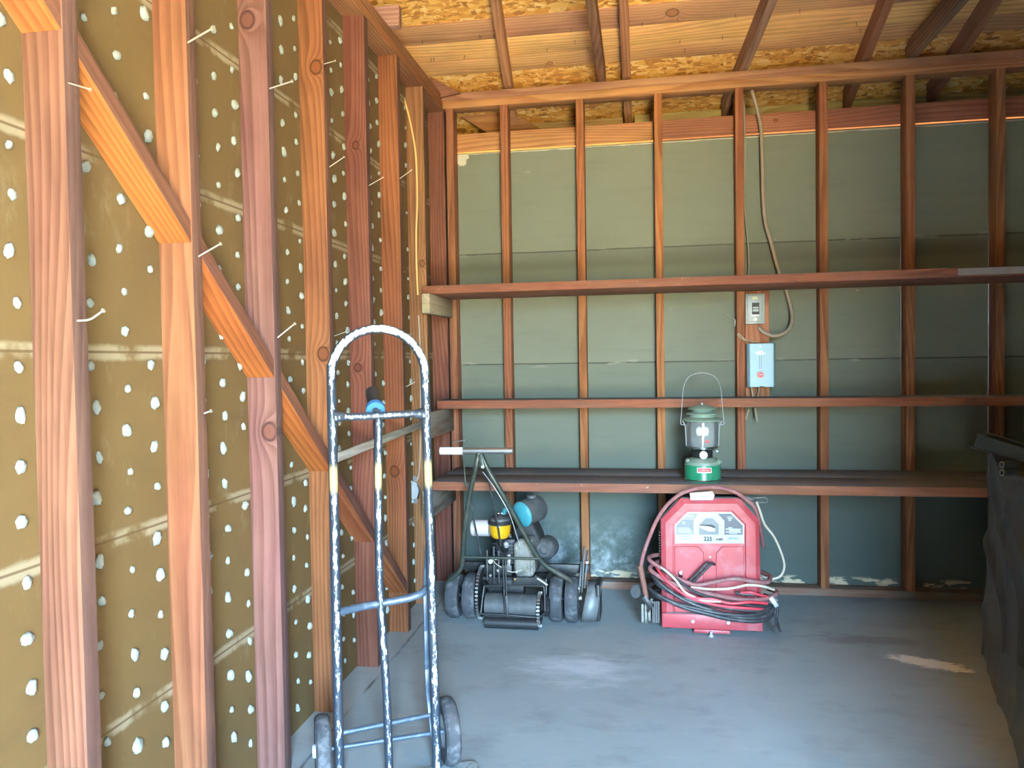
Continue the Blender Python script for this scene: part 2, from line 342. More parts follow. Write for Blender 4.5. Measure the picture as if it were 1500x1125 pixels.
def mat_sheet():
    m, nt, b = newmat('translucent_plastic_sheet'); g = G(nt)
    out = [n for n in nt.nodes if n.type == 'OUTPUT_MATERIAL'][0]
    tr = g.n('ShaderNodeBsdfTransparent'); tr.inputs[0].default_value = (.40, .44, .45, 1)
    b.inputs['Base Color'].default_value = (.20, .22, .23, 1); b.inputs['Roughness'].default_value = .24
    lw = g.n('ShaderNodeLayerWeight'); lw.inputs[0].default_value = .35
    mx = g.n('ShaderNodeMixShader'); g.put(mx.inputs[0], g.math('ADD', g.math('MULTIPLY', g.math('POWER', lw.outputs['Facing'], 1.6), .75), .2, clamp=True)); g.put(mx.inputs[1], tr.outputs[0]); g.put(mx.inputs[2], b.outputs[0])
    g.put(out.inputs[0], mx.outputs[0]); return m
M['sheet'] = mat_sheet()
def mat_truck():
    m, nt, b = newmat('chipped_dark_paint_glint'); g = G(nt); oc = g.obj(); s = g.sep(oc)
    nrm = g.sep(g.n('ShaderNodeTexCoord').outputs['Normal'])
    front = g.math('MULTIPLY', nrm[1], -1.0)
    n1 = g.noise(g.mapping(oc, (1, 1, .35)), 120, 5, .7)
    n2 = g.noise(oc, 9, 3, .6)
    topm = g.step(s[2], 1.15, 1.25)
    v = g.math('ADD', g.math('MULTIPLY', front, .44), g.math('MULTIPLY', n1, .70)); v = g.math('ADD', v, g.math('MULTIPLY', n2, .25))  # front faces get extra white: wear plus a painted highlight strip
    v = g.math('ADD', v, g.math('MULTIPLY', topm, .12))
    chip = g.step(v, .90, .95)
    base = g.mix(g.noise(oc, 14, 4), (.016, .022, .032), (.045, .06, .085))
    c = g.mix(chip, base, g.mix(n2, (.55, .58, .58), (.74, .76, .72)))
    yel = g.math('MULTIPLY', g.math('SUBTRACT', 1.0, g.step(g.math('ABSOLUTE', g.math('SUBTRACT', s[2], .893)), .02, .05)), g.step(front, .3, .8))
    c = g.mix(g.math('MULTIPLY', yel, .75), c, (.66, .50, .20))
    g.put(b.inputs['Base Color'], c); b.inputs['Roughness'].default_value = .36
    g.put(b.inputs['Normal'], g.bump(chip, -.25, .001)); return m
M['truck'] = mat_truck()
M['truckblue'] = simple('blue_grey_paint', (.055, .085, .125), .38, .1, .35, 20, .5, 0, (.16, .20, .24), .5, 25)
M['toe'] = simple('chipped_pale_steel', (.42, .50, .52), .45, .3, .3, 40, .5, 0, (.05, .08, .10), .9, 45)
M['wheelhub'] = simple('pale_wheel_hub', (.50, .54, .57), .5, .2, .15, 30)

# ------------------------------------------------------------------ mesh helpers
class MB:
    def __init__(s): s.bm = bmesh.new()
    def _add(s, verts, faces):
        vs = [s.bm.verts.new(v) for v in verts]
        for f in faces:
            try: s.bm.faces.new([vs[i] for i in f])
            except ValueError: pass
        return vs
    def box(s, lo, hi, mat=None, bev=0.0):
        t = bmesh.new(); bmesh.ops.create_cube(t, size=1)
        lo, hi = V(lo), V(hi)
        for v in t.verts: v.co = V(((lo.x+hi.x)/2+v.co.x*(hi.x-lo.x), (lo.y+hi.y)/2+v.co.y*(hi.y-lo.y), (lo.z+hi.z)/2+v.co.z*(hi.z-lo.z)))
        if bev: bmesh.ops.bevel(t, geom=t.edges[:], offset=bev, segments=2, affect='EDGES', profile=.5)
        s._merge(t, mat); return s
    def obox(s, a, b, wdir, wd, th, bev=0.0):       # bar from a to b, width along wdir
        a, b = V(a), V(b); x = (b-a).normalized(); z = x.cross(V(wdir)).normalized(); y = z.cross(x)
        mt = Matrix(((x.x, y.x, z.x, a.x), (x.y, y.y, z.y, a.y), (x.z, y.z, z.z, a.z), (0, 0, 0, 1)))
        t = MB(); t.box((0, -wd/2, -th/2), ((b-a).length, wd/2, th/2), None, bev); s._merge(t.bm, mt); return s
    def _merge(s, t, mat=None):
        me = bpy.data.meshes.new('tmp'); t.to_mesh(me); t.free()
        if mat: me.transform(mat)
        s.bm.from_mesh(me); bpy.data.meshes.remove(me)
    def tube(s, pts, r, seg=10, smooth=True, sub=6, closed=False, caps=True, r_end=None):
        pts = [V(p) for p in pts]
        if smooth and len(pts) > 2:
            out = []; n = len(pts)
            rng = range(n if closed else n-1)
            for i in rng:
                p1, p2 = pts[i], pts[(i+1) % n]
                p0 = pts[i-1] if (i > 0 or closed) else p1*2-p2
                p3 = pts[(i+2) % n] if (i+2 < n or closed) else p2*2-p1
                for k in range(sub):
                    t = k/sub
                    out.append(.5*((2*p1)+(p2-p0)*t+(2*p0-5*p1+4*p2-p3)*t*t+(3*p1-p0-3*p2+p3)*t**3))
            if not closed: out.append(pts[-1])
            pts = out
        n = len(pts); rings = []
        tan = [((pts[(i+1) % n] if (closed or i < n-1) else pts[i])-(pts[i-1] if (closed or i > 0) else pts[i])).normalized() for i in range(n)]
        ref = V((0, 0, 1)) if abs(tan[0].z) < .9 else V((1, 0, 0))
        nx = tan[0].cross(ref).normalized()
        for i in range(n):
            nx = (nx-tan[i]*nx.dot(tan[i])).normalized(); ny = tan[i].cross(nx)
            rr = r if r_end is None else r+(r_end-r)*i/(n-1)
            rings.append([s.bm.verts.new(pts[i]+(nx*math.cos(2*PI*k/seg)+ny*math.sin(2*PI*k/seg))*rr) for k in range(seg)])
        for i in range(n if closed else n-1):
            A, B = rings[i], rings[(i+1) % n]
            for k in range(seg): s.bm.faces.new((A[k], A[(k+1) % seg], B[(k+1) % seg], B[k]))
        if caps and not closed:
            s.bm.faces.new(rings[0][::-1]); s.bm.faces.new(rings[-1])
        return s
    def cyl(s, a, b, r, r2=None, seg=20): return s.tube([a, b], r, seg, False, r_end=r2)
    def lathe(s, prof, c=(0, 0, 0), axis=(0, 0, 1), seg=28):    # prof: (radius, height) list
        c, az = V(c), V(axis).normalized(); ax = az.orthogonal().normalized(); ay = az.cross(ax)
        rings = []
        for r, h in prof:
            if r < 1e-5: rings.append([s.bm.verts.new(c+az*h)])
            else: rings.append([s.bm.verts.new(c+az*h+(ax*math.cos(2*PI*k/seg)+ay*math.sin(2*PI*k/seg))*r) for k in range(seg)])
        for A, B in zip(rings, rings[1:]):
            for k in range(seg):
                k2 = (k+1) % seg
                q = [A[k % len(A)], A[k2 % len(A)], B[k2 % len(B)], B[k % len(B)]]
                u = []
                for v in q:
                    if v not in u: u.append(v)
                if len(u) > 2:
                    try: s.bm.faces.new(u)
                    except ValueError: pass
        return s
    def prism(s, poly, fn0, fn1):       # poly 2D; fn0/fn1 map 2D point to the two end positions
        n = len(poly); A = [s.bm.verts.new(fn0(*p)) for p in poly]; B = [s.bm.verts.new(fn1(*p)) for p in poly]
        s.bm.faces.new(A); s.bm.faces.new(B[::-1])
        for i in range(n): s.bm.faces.new((A[i], B[i], B[(i+1) % n], A[(i+1) % n]))
        return s
    def ball(s, c, r, sc=(1, 1, 1), sub=2):
        t = bmesh.new(); bmesh.ops.create_icosphere(t, subdivisions=sub, radius=r)
        for v in t.verts: v.co = V((v.co.x*sc[0], v.co.y*sc[1], v.co.z*sc[2]))+V(c)
        s._merge(t); return s
    def build(s, name, mat, parent=None, smooth=True, angle=.6, bevel=0.0):
        bmesh.ops.recalc_face_normals(s.bm, faces=s.bm.faces[:])
        me = bpy.data.meshes.new(name); s.bm.to_mesh(me); s.bm.free()
        o = bpy.data.objects.new(name, me); COL.objects.link(o)
        mats = mat if isinstance(mat, (list, tuple)) else [mat]
        for q in mats: me.materials.append(M[q] if isinstance(q, str) else q)
        if smooth: me.shade_smooth(); me.set_sharp_from_angle(angle=angle)
        if parent is not None:
            o.parent = parent
            inv = parent.get('_inv')
            if parent.get('world_built'):
                me.transform(Matrix.Translation(-V(parent['world_built'])))
        if bevel:
            md = o.modifiers.new('bevel', 'BEVEL'); md.width = bevel; md.segments = 2; md.limit_method = 'ANGLE'; md.angle_limit = .6
        return o
def tag(o, label, cat, group=None):
    o['label'] = label; o['category'] = cat
    if group: o['group'] = group
    return o
def thing(name, label, cat, loc, group=None):       # Empty at the thing's base; its parts are written in world metres
    o = bpy.data.objects.new(name, None); COL.objects.link(o); o.location = loc; o.empty_display_size = .05
    o['world_built'] = tuple(loc)
    return tag(o, label, cat, group)
def sub(mb, name, mat, parent, root, **kw):          # a sub-part: child of a part of `root`
    o = mb.build(name, mat, None, **kw)
    if root.get('world_built'): o.data.transform(Matrix.Translation(-V(root['world_built'])))
    o.parent = parent; return o
def structure(mb, name, mat, **kw):
    o = mb.build(name, mat, None, **kw); o['kind'] = 'structure'; return o
def board(name, a, b, wdir, wd, th, tint, label, cat, mat='wood', group=None, knot=None, knot_b=None, bev=.0025, parent=None, warp=.0):
    a, b = V(a), V(b); L = (b-a).length
    x = (b-a).normalized(); z = x.cross(V(wdir)).normalized(); y = z.cross(x)
    t = bmesh.new(); bmesh.ops.create_cube(t, size=1)
    for v in t.verts: v.co = V(((v.co.x+.5)*L, v.co.y*wd, v.co.z*th))
    bmesh.ops.bevel(t, geom=t.edges[:], offset=bev, segments=2, affect='EDGES', profile=.5)
    me = bpy.data.meshes.new(name); t.to_mesh(me); t.free()
    o = bpy.data.objects.new(name, me); COL.objects.link(o); me.materials.append(M[mat])
    o.matrix_world = Matrix(((x.x, y.x, z.x, a.x), (x.y, y.y, z.y, a.y), (x.z, y.z, z.z, a.z), (0, 0, 0, 1)))
    o.color = tuple(tint)+(1,)
    if knot: o['knot'] = [float(q) for q in knot]
    if knot_b: o['knot_b'] = [float(q) for q in knot_b]
    me.shade_smooth(); me.set_sharp_from_angle(angle=.5)
    return tag(o, label, cat, group)
def text_mesh(body, size, loc, xdir, zdir, mat, name='lettering', depth=.0006, bold=0.0):
    cu = bpy.data.curves.new('t', 'FONT'); cu.body = body; cu.size = size; cu.align_x = 'CENTER'; cu.align_y = 'CENTER'; cu.extrude = depth; cu.offset = bold
    to = bpy.data.objects.new('t', cu); COL.objects.link(to)
    bpy.context.view_layer.update()
    me = bpy.data.meshes.new_from_object(to.evaluated_get(bpy.context.evaluated_depsgraph_get()))
    bpy.data.objects.remove(to); bpy.data.curves.remove(cu)
    x, y = V(xdir).normalized(), V(zdir).normalized(); z = x.cross(y)
    me.transform(Matrix(((x.x, y.x, z.x, loc[0]), (x.y, y.y, z.y, loc[1]), (x.z, y.z, z.z, loc[2]), (0, 0, 0, 1))))
    o = bpy.data.objects.new(name, me); COL.objects.link(o); me.name = name; me.materials.clear(); me.materials.append(M[mat]); return o

# ------------------------------------------------------------------ setting
ST = .041; SW = .09; S = .4064; H = 2.597
RZ0, RSL = 2.768, .385                       # underside of the roof deck: z = RZ0 - RSL*y
def roof(y): return RZ0-RSL*y
q = MB(); q.box((-.16, OPEN[3]-.1, -.12), (3.7, .16, 0)); structure(q, 'floor', 'floor', smooth=False)
q = MB(); q.box((-.115, OPEN[3], .0), (-.09, .12, 2.70)); wl = structure(q, 'wall_left', 'fibre', smooth=False)
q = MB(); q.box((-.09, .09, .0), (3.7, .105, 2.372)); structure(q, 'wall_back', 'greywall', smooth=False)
q = MB(); q.box((3.6, OPEN[3], 0), (3.64, .09, 2.75)); structure(q, 'wall_right', 'framing', smooth=False)
q = MB(); q.box((1.84, -3.56, 0), (3.6, -3.52, 2.7)); q.box((2.46, OPEN[3], 0), (2.50, -3.56, 2.7)); structure(q, 'light_blocker_right', 'framing', smooth=False)  # unseen partition and pier, added to keep door light off the right
q = MB(); q.box((-.45, OPEN[3]-.05, 0), (OPEN[0], OPEN[3], 3.2)); q.box((OPEN[1], OPEN[3]-.05, 0), (3.7, OPEN[3], 3.2)); q.box((OPEN[0], OPEN[3]-.05, OPEN[2]), (OPEN[1], OPEN[3], 3.2))
structure(q, 'wall_front', 'framing', smooth=False)  # unseen front wall, its opening placed to shape the light
RIDGE = -3.6
q = MB(); q.prism([(.62, roof(.62)), (RIDGE, roof(RIDGE)), (RIDGE, roof(RIDGE)+.014), (.62, roof(.62)+.014)], lambda y, z: V((-.42, y, z)), lambda y, z: V((3.75, y, z)))
structure(q, 'ceiling', 'osb', smooth=False)
zf = roof(RIDGE)-RSL*(RIDGE-OPEN[3])
q = MB(); q.prism([(RIDGE, roof(RIDGE)), (OPEN[3]-.1, zf), (OPEN[3]-.1, zf+.014), (RIDGE, roof(RIDGE)+.014)], lambda y, z: V((-.42, y, z)), lambda y, z: V((3.75, y, z)))
structure(q, 'ceiling_front', 'framing', smooth=False)
for nm, xa, xb in (('trim_2', -.45, -.425), ('trim_4', 3.64, 3.66)):
    q = MB(); q.prism([(.62, 2.38), (.62, roof(.62)), (RIDGE, roof(RIDGE)), (OPEN[3]-.05, zf), (OPEN[3]-.05, 2.38)], lambda y, z: V((xa, y, z)), lambda y, z: V((xb, y, z)))
    structure(q, nm, 'framing', smooth=False)

# plaster keys squeezed through the fibreboard
lumps = []
for i, z0 in enumerate((.02,)+SEAMS[:-1]):
    for k in range(-8, 26):
        yy = -2.54+.1025*k
        if yy > .0: continue
        for r in range(4):
            zz = z0+.047+.097*r if k % 2 == 0 else z0+.097*(r+1)
            if zz > 2.56: continue
            if random.random() < .04: continue
            lumps.append((yy+random.uniform(-.009, .009), zz+random.uniform(-.008, .008)))
stud_y = [-2.8054+S*k for k in range(-2, 8)]
def lump_seen(y, z):
    sh = .09*(y-CAM.y)/1.166
    if any(sy < y+.004 and sy+ST > y-sh for sy in stud_y): return False
    d = V((-.09, y, z))-CAM; f = d.dot(_fwd)
    if f < .2: return False
    px, py = 750+F_PX*d.dot(_rt)/f, 562.5-F_PX*d.dot(_up)/f
    return -5 < px < 1500 and -5 < py < 1130
def lump_mesh(seed):
    rr = random.Random(seed); t = bmesh.new(); bmesh.ops.create_icosphere(t, subdivisions=3, radius=1)
    for v in t.verts:
        n = noise.noise(v.co*1.6+V((seed*3.1, 0, 0)))*.30+noise.noise(v.co*4+V((0, seed*2.7, 0)))*.16
        v.co *= 1+n
        v.co = V((v.co.x*.008, v.co.y*.0105, v.co.z*.0125))
    me = bpy.data.meshes.new('plaster_lump'); t.to_mesh(me); t.free(); me.materials.append(M['plaster']); me.shade_smooth(); return me
lm = [lump_mesh(i) for i in range(7)]
seen = sorted([p for p in lumps if lump_seen(*p)], key=lambda p: (V((-.09, p[0], p[1]))-CAM).length)
rest = seen[100:]+[p for p in lumps if p not in set(seen)]
for p in seen[:100]:
    o = bpy.data.objects.new('plaster_lump', random.choice(lm)); COL.objects.link(o); o.parent = wl
    o.location = (-.088, p[0], p[1]); k = random.uniform(.7, 1.3); o.scale = (k, k*random.uniform(.75, 1.1), k*random.uniform(.8, 1.25)); o.rotation_euler = (random.uniform(-.5, .5), 0, 0)
t = bmesh.new()
for p in rest:
    me = random.choice(lm).copy(); k = random.uniform(.65, 1.2)
    me.transform(Matrix.Translation((-.088, p[0], p[1])) @ Matrix.Rotation(random.uniform(-.5, .5), 4, 'X') @ Matrix.Diagonal((k, k*random.uniform(.75, 1.1), k*random.uniform(.8, 1.25), 1)))
    t.from_mesh(me); bpy.data.meshes.remove(me)
me = bpy.data.meshes.new('plaster_lumps'); t.to_mesh(me); t.free(); me.materials.append(M['plaster']); me.shade_smooth()
o = bpy.data.objects.new('plaster_lumps', me); COL.objects.link(o); o.parent = wl; o['kind'] = 'stuff'

# ------------------------------------------------------------------ studs, plates, braces
LS = [((.36, .16, .07), 'bare wooden wall stud just left of the frame edge', None, None),
      ((.195, .091, .054), 'pale pinkish wall stud nearest the camera on the left wall', None, None),
      ((.24, .102, .048), 'straight-grained tan stud, second from the camera on the left wall', None, None),
      ((.185, .092, .074), 'mauve-tinted stud with two round knots, third on the left wall', (1.03, .022, .022), (2.235, -.014, .021)),
      ((.225, .092, .036), 'light stud with large knot behind the hand truck loop, fourth on the left wall', (1.262, .02, .02), (2.245, .018, .02)),
      ((.155, .058, .036), 'dark mottled red-brown stud behind the middle tube of the hand truck', (1.21, -.012, .014), (2.09, .0, .013)),
      ((.215, .082, .032), 'orange-brown stud behind the right tube of the hand truck', (.735, -.005, .02), None),
      ((.24, .125, .052), 'tan stud carrying the yellow cable near the back corner', (1.72, .025, .014), None),
      ((.17, .068, .042), 'dark stud standing in the back left corner of the left wall', None, None)]
for k, (tint, lab, k1, k2) in enumerate(LS):
    y = -2.8054+S*(k-1)+ST/2
    board('wall_stud', (-.045, y, 0), (-.045, y, H), (1, 0, 0), SW, ST, tint, lab, 'stud', group='studs of the left wall', knot=k1, knot_b=k2)['inner_dark'] = .85
BS = [(.0415, (.26, .115, .055), 'first back-wall stud, tight in the left corner'),
      (.341, (.28, .12, .055), 'back-wall stud behind the mower handle bar'),
      (.341+S, (.33, .145, .055), 'back-wall stud coming down behind the mower engine'),
      (.341+2*S, (.34, .15, .06), 'back-wall stud just left of the green lantern'),
      (.341+3*S, (.31, .135, .06), 'back-wall stud beside the grey switch box'),
      (.341+4*S, (.31, .135, .06), 'back-wall stud right of the hanging tan cable'),
      (.341+5*S, (.29, .13, .06), 'back-wall stud, second from the right edge of the photo'),
      (.341+6*S, (.28, .13, .062), 'back-wall stud nearest the right edge, above the plastic-covered tote')]
for x, tint, lab in BS:
    board('wall_stud', (x, .045, .038), (x, .045, H), (0, 1, 0), SW, ST, tint, lab, 'stud', group='studs of the back wall', knot=(.9+random.random()*.6, .03, .008))
board('sole_plate', (-.0, .045, .019), (3.6, .045, .019), (0, 1, 0), SW, .038, (.24, .14, .09), 'dusty sole plate along the foot of the back wall', 'beam', mat='oldwood')
board('top_plate', (.004, .045, H+.0205), (3.6, .045, H+.0205), (0, 1, 0), SW, ST, (.45, .225, .095), 'lower of the two stacked top plates on the back wall', 'beam')
board('top_plate', (-.0, .045, H+.0622), (3.6, .045, H+.0622), (0, 1, 0), SW, ST, (.36, .19, .105), 'upper of the two stacked top plates on the back wall', 'beam')
board('top_plate', (-.045, -6.5, H+.0205), (-.045, .085, H+.0205), (1, 0, 0), SW, ST, (.42, .20, .085), 'lower of the two stacked top plates on the left wall', 'beam')
board('top_plate', (-.045, -6.5, H+.0622), (-.045, -.002, H+.0622), (1, 0, 0), SW, ST, (.34, .18, .09), 'upper of the two stacked top plates on the left wall', 'beam')
board('rim_board', (-.05, .112, 2.434), (1.13, .112, 2.434), (0, 0, 1), .098, .04, (.46, .24, .10), 'lighter left length of rim board behind the back-wall studs', 'beam')
board('rim_board', (1.132, .112, 2.436), (3.6, .112, 2.436), (0, 0, 1), .098, .04, (.30, .125, .07), 'redder right length of rim board behind the back-wall studs', 'beam', knot=(.62, .01, .009))
# let-in diagonal braces
bz = [(-2.8054, 1.866), (-2.399, 1.5265), (-1.993, 1.19), (-1.586, .852), (-1.18, .509), (-.773, .18)]
blab = ['short orange diagonal brace at the top left corner of the photo', 'orange diagonal brace between the first and second left studs', 'orange diagonal brace with wavy grain between the second and third left studs',
        'diagonal brace just left of the hand truck', 'diagonal brace seen between the left and middle hand truck tubes', 'lowest diagonal brace, by the floor behind the hand truck']
for i, (y1, z1) in enumerate(bz):
    y0 = y1-S+ST; sl = .835
    # underside edge meets the stud at z1; the brace is a 2x4 on edge, cut plumb at both ends
    rise = sl*(S-ST); th = ST*math.sqrt(1+sl*sl)
    m = MB(); m.prism([(y0, z1+rise), (y1, z1), (y1, z1+th), (y0, z1+rise+th)], lambda y, z: V((-.089, y, z)), lambda y, z: V((-.002, y, z)))
    d = V((0, y1-y0, -rise)); L = d.length; x = d.normalized(); yv = V((1, 0, 0)); zv = x.cross(yv)
    mt = Matrix(((x.x, yv.x, zv.x, -.045), (x.y, yv.y, zv.y, y0), (x.z, yv.z, zv.z, z1+rise), (0, 0, 0, 1)))
    o = m.build('diagonal_brace', 'wood', None, bevel=.002); o.data.transform(mt.inverted()); o.matrix_world = mt
    o.color = (.33, .115, .028, 1) if i < 4 else (.30, .11, .04, 1)
    o['inner_dark'] = .9
    tag(o, blab[i], 'brace', 'diagonal braces in the left wall')

# ------------------------------------------------------------------ roof
def slope_board(name, x0, x1, y0, y1, th, tint, label, mat='roofwood', knot=None):      # plank along x under the deck
    ym = (y0+y1)/2; wd = abs(y1-y0)*math.sqrt(1+RSL*RSL)
    n = V((0, -RSL, -1)).normalized()
    c0 = V((x0, ym, roof(ym)))+n*(th/2); c1 = V((x1, ym, roof(ym)))+n*(th/2)
    return board(name, c0, c1, V((0, 1, -RSL)), wd, th, tint, label, 'roof board', mat=mat, group='planks of the roof deck', bev=.0015, knot=knot)
pk = [(-.232, -.352, (.52, .29, .15), 'purplish brown roof plank with the big dark knot, farthest from the back wall', (1.62, .0, .024)),
      (-.114, -.231, (.86, .54, .21), 'pale yellow roof plank with cathedral grain, middle of the three', (.5, .02, .002)),
      (-.012, -.113, (.64, .38, .16), 'stained roof plank with dark blotches next to the strand board', (1.0, .02, .012))]
for y0, y1, tint, lab, kn in pk: slope_board('roof_plank', -.4, 3.7, y0, y1, .006, tint, lab, knot=kn)
for i, (y0, y1, tint) in enumerate([(-.62, -.735, (.5, .3, .14)), (-.74, -.86, (.42, .24, .12)), (-.865, -.98, (.6, .36, .15))]):
    slope_board('roof_plank', -.4, 3.7, y0, y1, .006, tint, 'roof plank above the top edge of the photo, %s from the back wall' % ('nearest', 'second', 'farthest')[i])
def rafter(x0, x1, tint, label, yf=.31, th=.04):        # 2x4 notched over the back top plate
    dz = .006; dep = .09*math.sqrt(1+RSL*RSL); pt_z = H+.0832
    top = lambda y: roof(y)-dz
    poly = [(yf, top(yf)), (yf, top(yf)-dep), (.092, top(.092)-dep), (.092, pt_z), (-.001, pt_z)]
    yb = (top(0)-dep-pt_z)/RSL
    if yb < -.002: poly.append((yb, pt_z))
    poly += [(-3.3, top(-3.3)-dep), (-3.3, top(-3.3))]
    k = (x1-x0)/(-3.3)
    m = MB(); m.prism(poly, lambda y, z: V((x0+k*y-th/2, y, z)), lambda y, z: V((x0+k*y+th/2, y, z)))
    d = V((k*-3.3, -3.3, 3.3*RSL)); x = d.normalized(); zv = V((1, 0, 0)); zv = (zv-x*zv.dot(x)).normalized(); yv = zv.cross(x)
    mt = Matrix(((x.x, yv.x, zv.x, x0), (x.y, yv.y, zv.y, 0), (x.z, yv.z, zv.z, roof(0)-.05), (0, 0, 0, 1)))
    o = m.build('rafter', 'wood', None, smooth=False); o.data.transform(mt.inverted()); o.matrix_world = mt; o.color = tuple(tint)+(1,)
    return tag(o, label, 'rafter', 'roof rafters')
rafter(.37, .60, (.34, .17, .085), 'rafter above the mower, first from the left wall', yf=.2)
rafter(.995, .99, (.34, .165, .08), 'straight rafter at the middle of the ceiling')
rafter(1.58, 2.2, (.27, .16, .10), 'weathered rafter with pale streaks above the switch box')
rafter(2.16, 2.25, (.25, .11, .06), 'dark red-brown rafter, second from the right')
rafter(2.60, 2.95, (.22, .10, .06), 'dark rafter nearest the right edge of the photo')
rafter(3.2, 3.3, (.22, .10, .06), 'rafter beyond the right edge of the photo')
def joist(x0, x1, tint, label):
    return board('ceiling_joist', (x0, .06, H+.083+.045), (x1, -6.4, H+.083+.045), (0, 0, 1), .09, .04, tint, label, 'joist', group='level ceiling joists')
joist(.865, .90, (.34, .18, .09), 'level joist just left of the straight middle rafter')
joist(2.385, 2.41, (.26, .16, .10), 'level joist between the two right-hand rafters')
# stub block on the left plate
board('joist_stub', (-.085, -.85, H+.083+.045), (.045, -.85, H+.083+.045), (0, 0, 1), .09, .04, (.27, .15, .11), 'short joist stub resting on the left wall plate', 'joist')
# eave: fascia, blocking and closing boards
board('fascia_board', (1.03, .335, 2.55), (3.7, .335, 2.55), (0, 0, 1), .085, .022, (.46, .42, .22), 'pale greenish eave board seen through the gap above the rim board', 'beam', mat='roofwood')
board('fascia_board', (.40, .33, 2.545), (.965, .33, 2.545), (0, 0, 1), .085, .022, (.34, .24, .13), 'brown eave board seen through the gap left of the middle rafter', 'beam', mat='roofwood')
board('fascia_board', (-.42, .60, 2.46), (3.75, .60, 2.46), (0, 0, 1), .16, .02, (.2, .12, .07), 'outermost fascia closing the eave', 'beam', mat='roofwood')
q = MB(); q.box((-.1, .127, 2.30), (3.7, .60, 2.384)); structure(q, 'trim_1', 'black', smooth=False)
def wedge(name, pts, Y, th, tint, label):
    P = [at(x, y, Y) for x, y in pts]
    m = MB(); m.prism([(p.x, p.z) for p in P], lambda x, z: V((x, Y, z)), lambda x, z: V((x, Y+th, z)))
    o = m.build(name, 'roofwood', None, smooth=False); o.color = tuple(tint)+(1,); return tag(o, label, 'block')
wedge('eave_block', [(660, 157), (757, 154), (757, 193), (713, 194), (664, 164)], .30, .03, (.34, .16, .06), 'orange slant-cut block in the eave above the left corner')
wedge('eave_block', [(752, 166), (795, 190), (745, 196), (742, 162)], .27, .03, (.26, .13, .06), 'dark triangular block in the eave right of the orange one')
wedge('eave_block', [(630, 112), (674, 136), (630, 146)], -.02, .03, (.20, .09, .05), 'dark red-brown wedge above the left end of the back top plate')
q = MB(); q.box((-.42, OPEN[3], 2.60), (-.1, .62, 2.615)); structure(q, 'trim_3', 'framing', smooth=False)
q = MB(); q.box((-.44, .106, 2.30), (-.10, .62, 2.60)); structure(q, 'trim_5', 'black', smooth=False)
# nail points through the deck
tips = [(837, 40), (862, 67), (801, 70), (800, 92), (941, 32), (993, 25), (1077, 19), (996, 57), (1003, 70), (1058, 51), (704, 51), (724, 50), (619, 58), (703, 50), (631, 84), (681, 80), (636, 83), (1254, 31), (1260, 40), (842, 58), (1172, 12)]
for i, (x, y) in enumerate(tips):
    d = _fwd+_rt*((x-750)/F_PX)-_up*((y-562.5)/F_PX)
    tt = (RZ0-RSL*CAM.y-CAM.z)/(d.z+RSL*d.y); p = CAM+d*tt
    n = V((0, -RSL, -1)).normalized()
    m = MB(); e = p+n*.034+V((random.uniform(-.005, .005), 0, 0)); m.cyl(p-n*.004, e, .0018, .0006, 6)
    o = m.build('nail_point', 'rustynail'); tag(o, 'thin nail point poking down through the roof planks', 'nail', 'nail points through the roof deck')

# ------------------------------------------------------------------ nails in the studs
nails = [((112, 470), (151, 455), 'bent pale nail in the first left stud at eye height', 1), ((99, 121), (132, 131), 'thin nail high on the first left stud, over the brace', 0),
         ((274, 63), (310, 42), 'long nail at the top of the second left stud', 1), ((394, 130), (428, 119), 'bright nail high on the third left stud', 1),
         ((290, 376), (323, 357), 'nail beside the brace on the second left stud', 1), ((406, 495), (432, 474), 'nail above the brace joint on the third left stud', 1),
         ((298, 606), (309, 602), 'short nail low on the second left stud', 1), ((474, 94), (491, 89), 'short nail high on the fourth left stud', 0),
         ((482, 245), (504, 230), 'nail halfway up the fourth left stud, above the hand truck', 0), ((540, 272), (561, 260), 'nail on the dark mottled stud above the hand truck', 0),
         ((585, 262), (603, 249), 'nail beside the yellow cable', 0), ((490, 492), (507, 486), 'nail seen just left of the hand truck loop', 0), ((594, 567), (607, 560), 'thin nail seen inside the hand truck loop', 0)]
for (a, b, lab, head) in nails:
    p = atx(a[0], a[1], -.002); e = at(b[0], b[1], p.y)
    mid = (p+e)/2-V((0, 0, .007 if a[0] == 112 else 0)); r = .0022 if head else .0016
    m = MB(); m.tube([p, mid, e], r, 8); dr = (e-mid).normalized()
    m.cyl(e-dr*.001, e+dr*.0015, r*2.1, None, 10)
    tag(m.build('nail', 'nail'), lab, 'nail', 'nails sticking out of the left studs')
p = at(663, 648, 0); e = at(680, 645, -.03); m = MB(); m.tube([p, e], .003, 8, False); m.cyl(e, e+(e-p).normalized()*.002, .006, None, 10)
tag(m.build('nail', 'nail'), 'thick nail in the corner stud above the mower handle', 'nail')

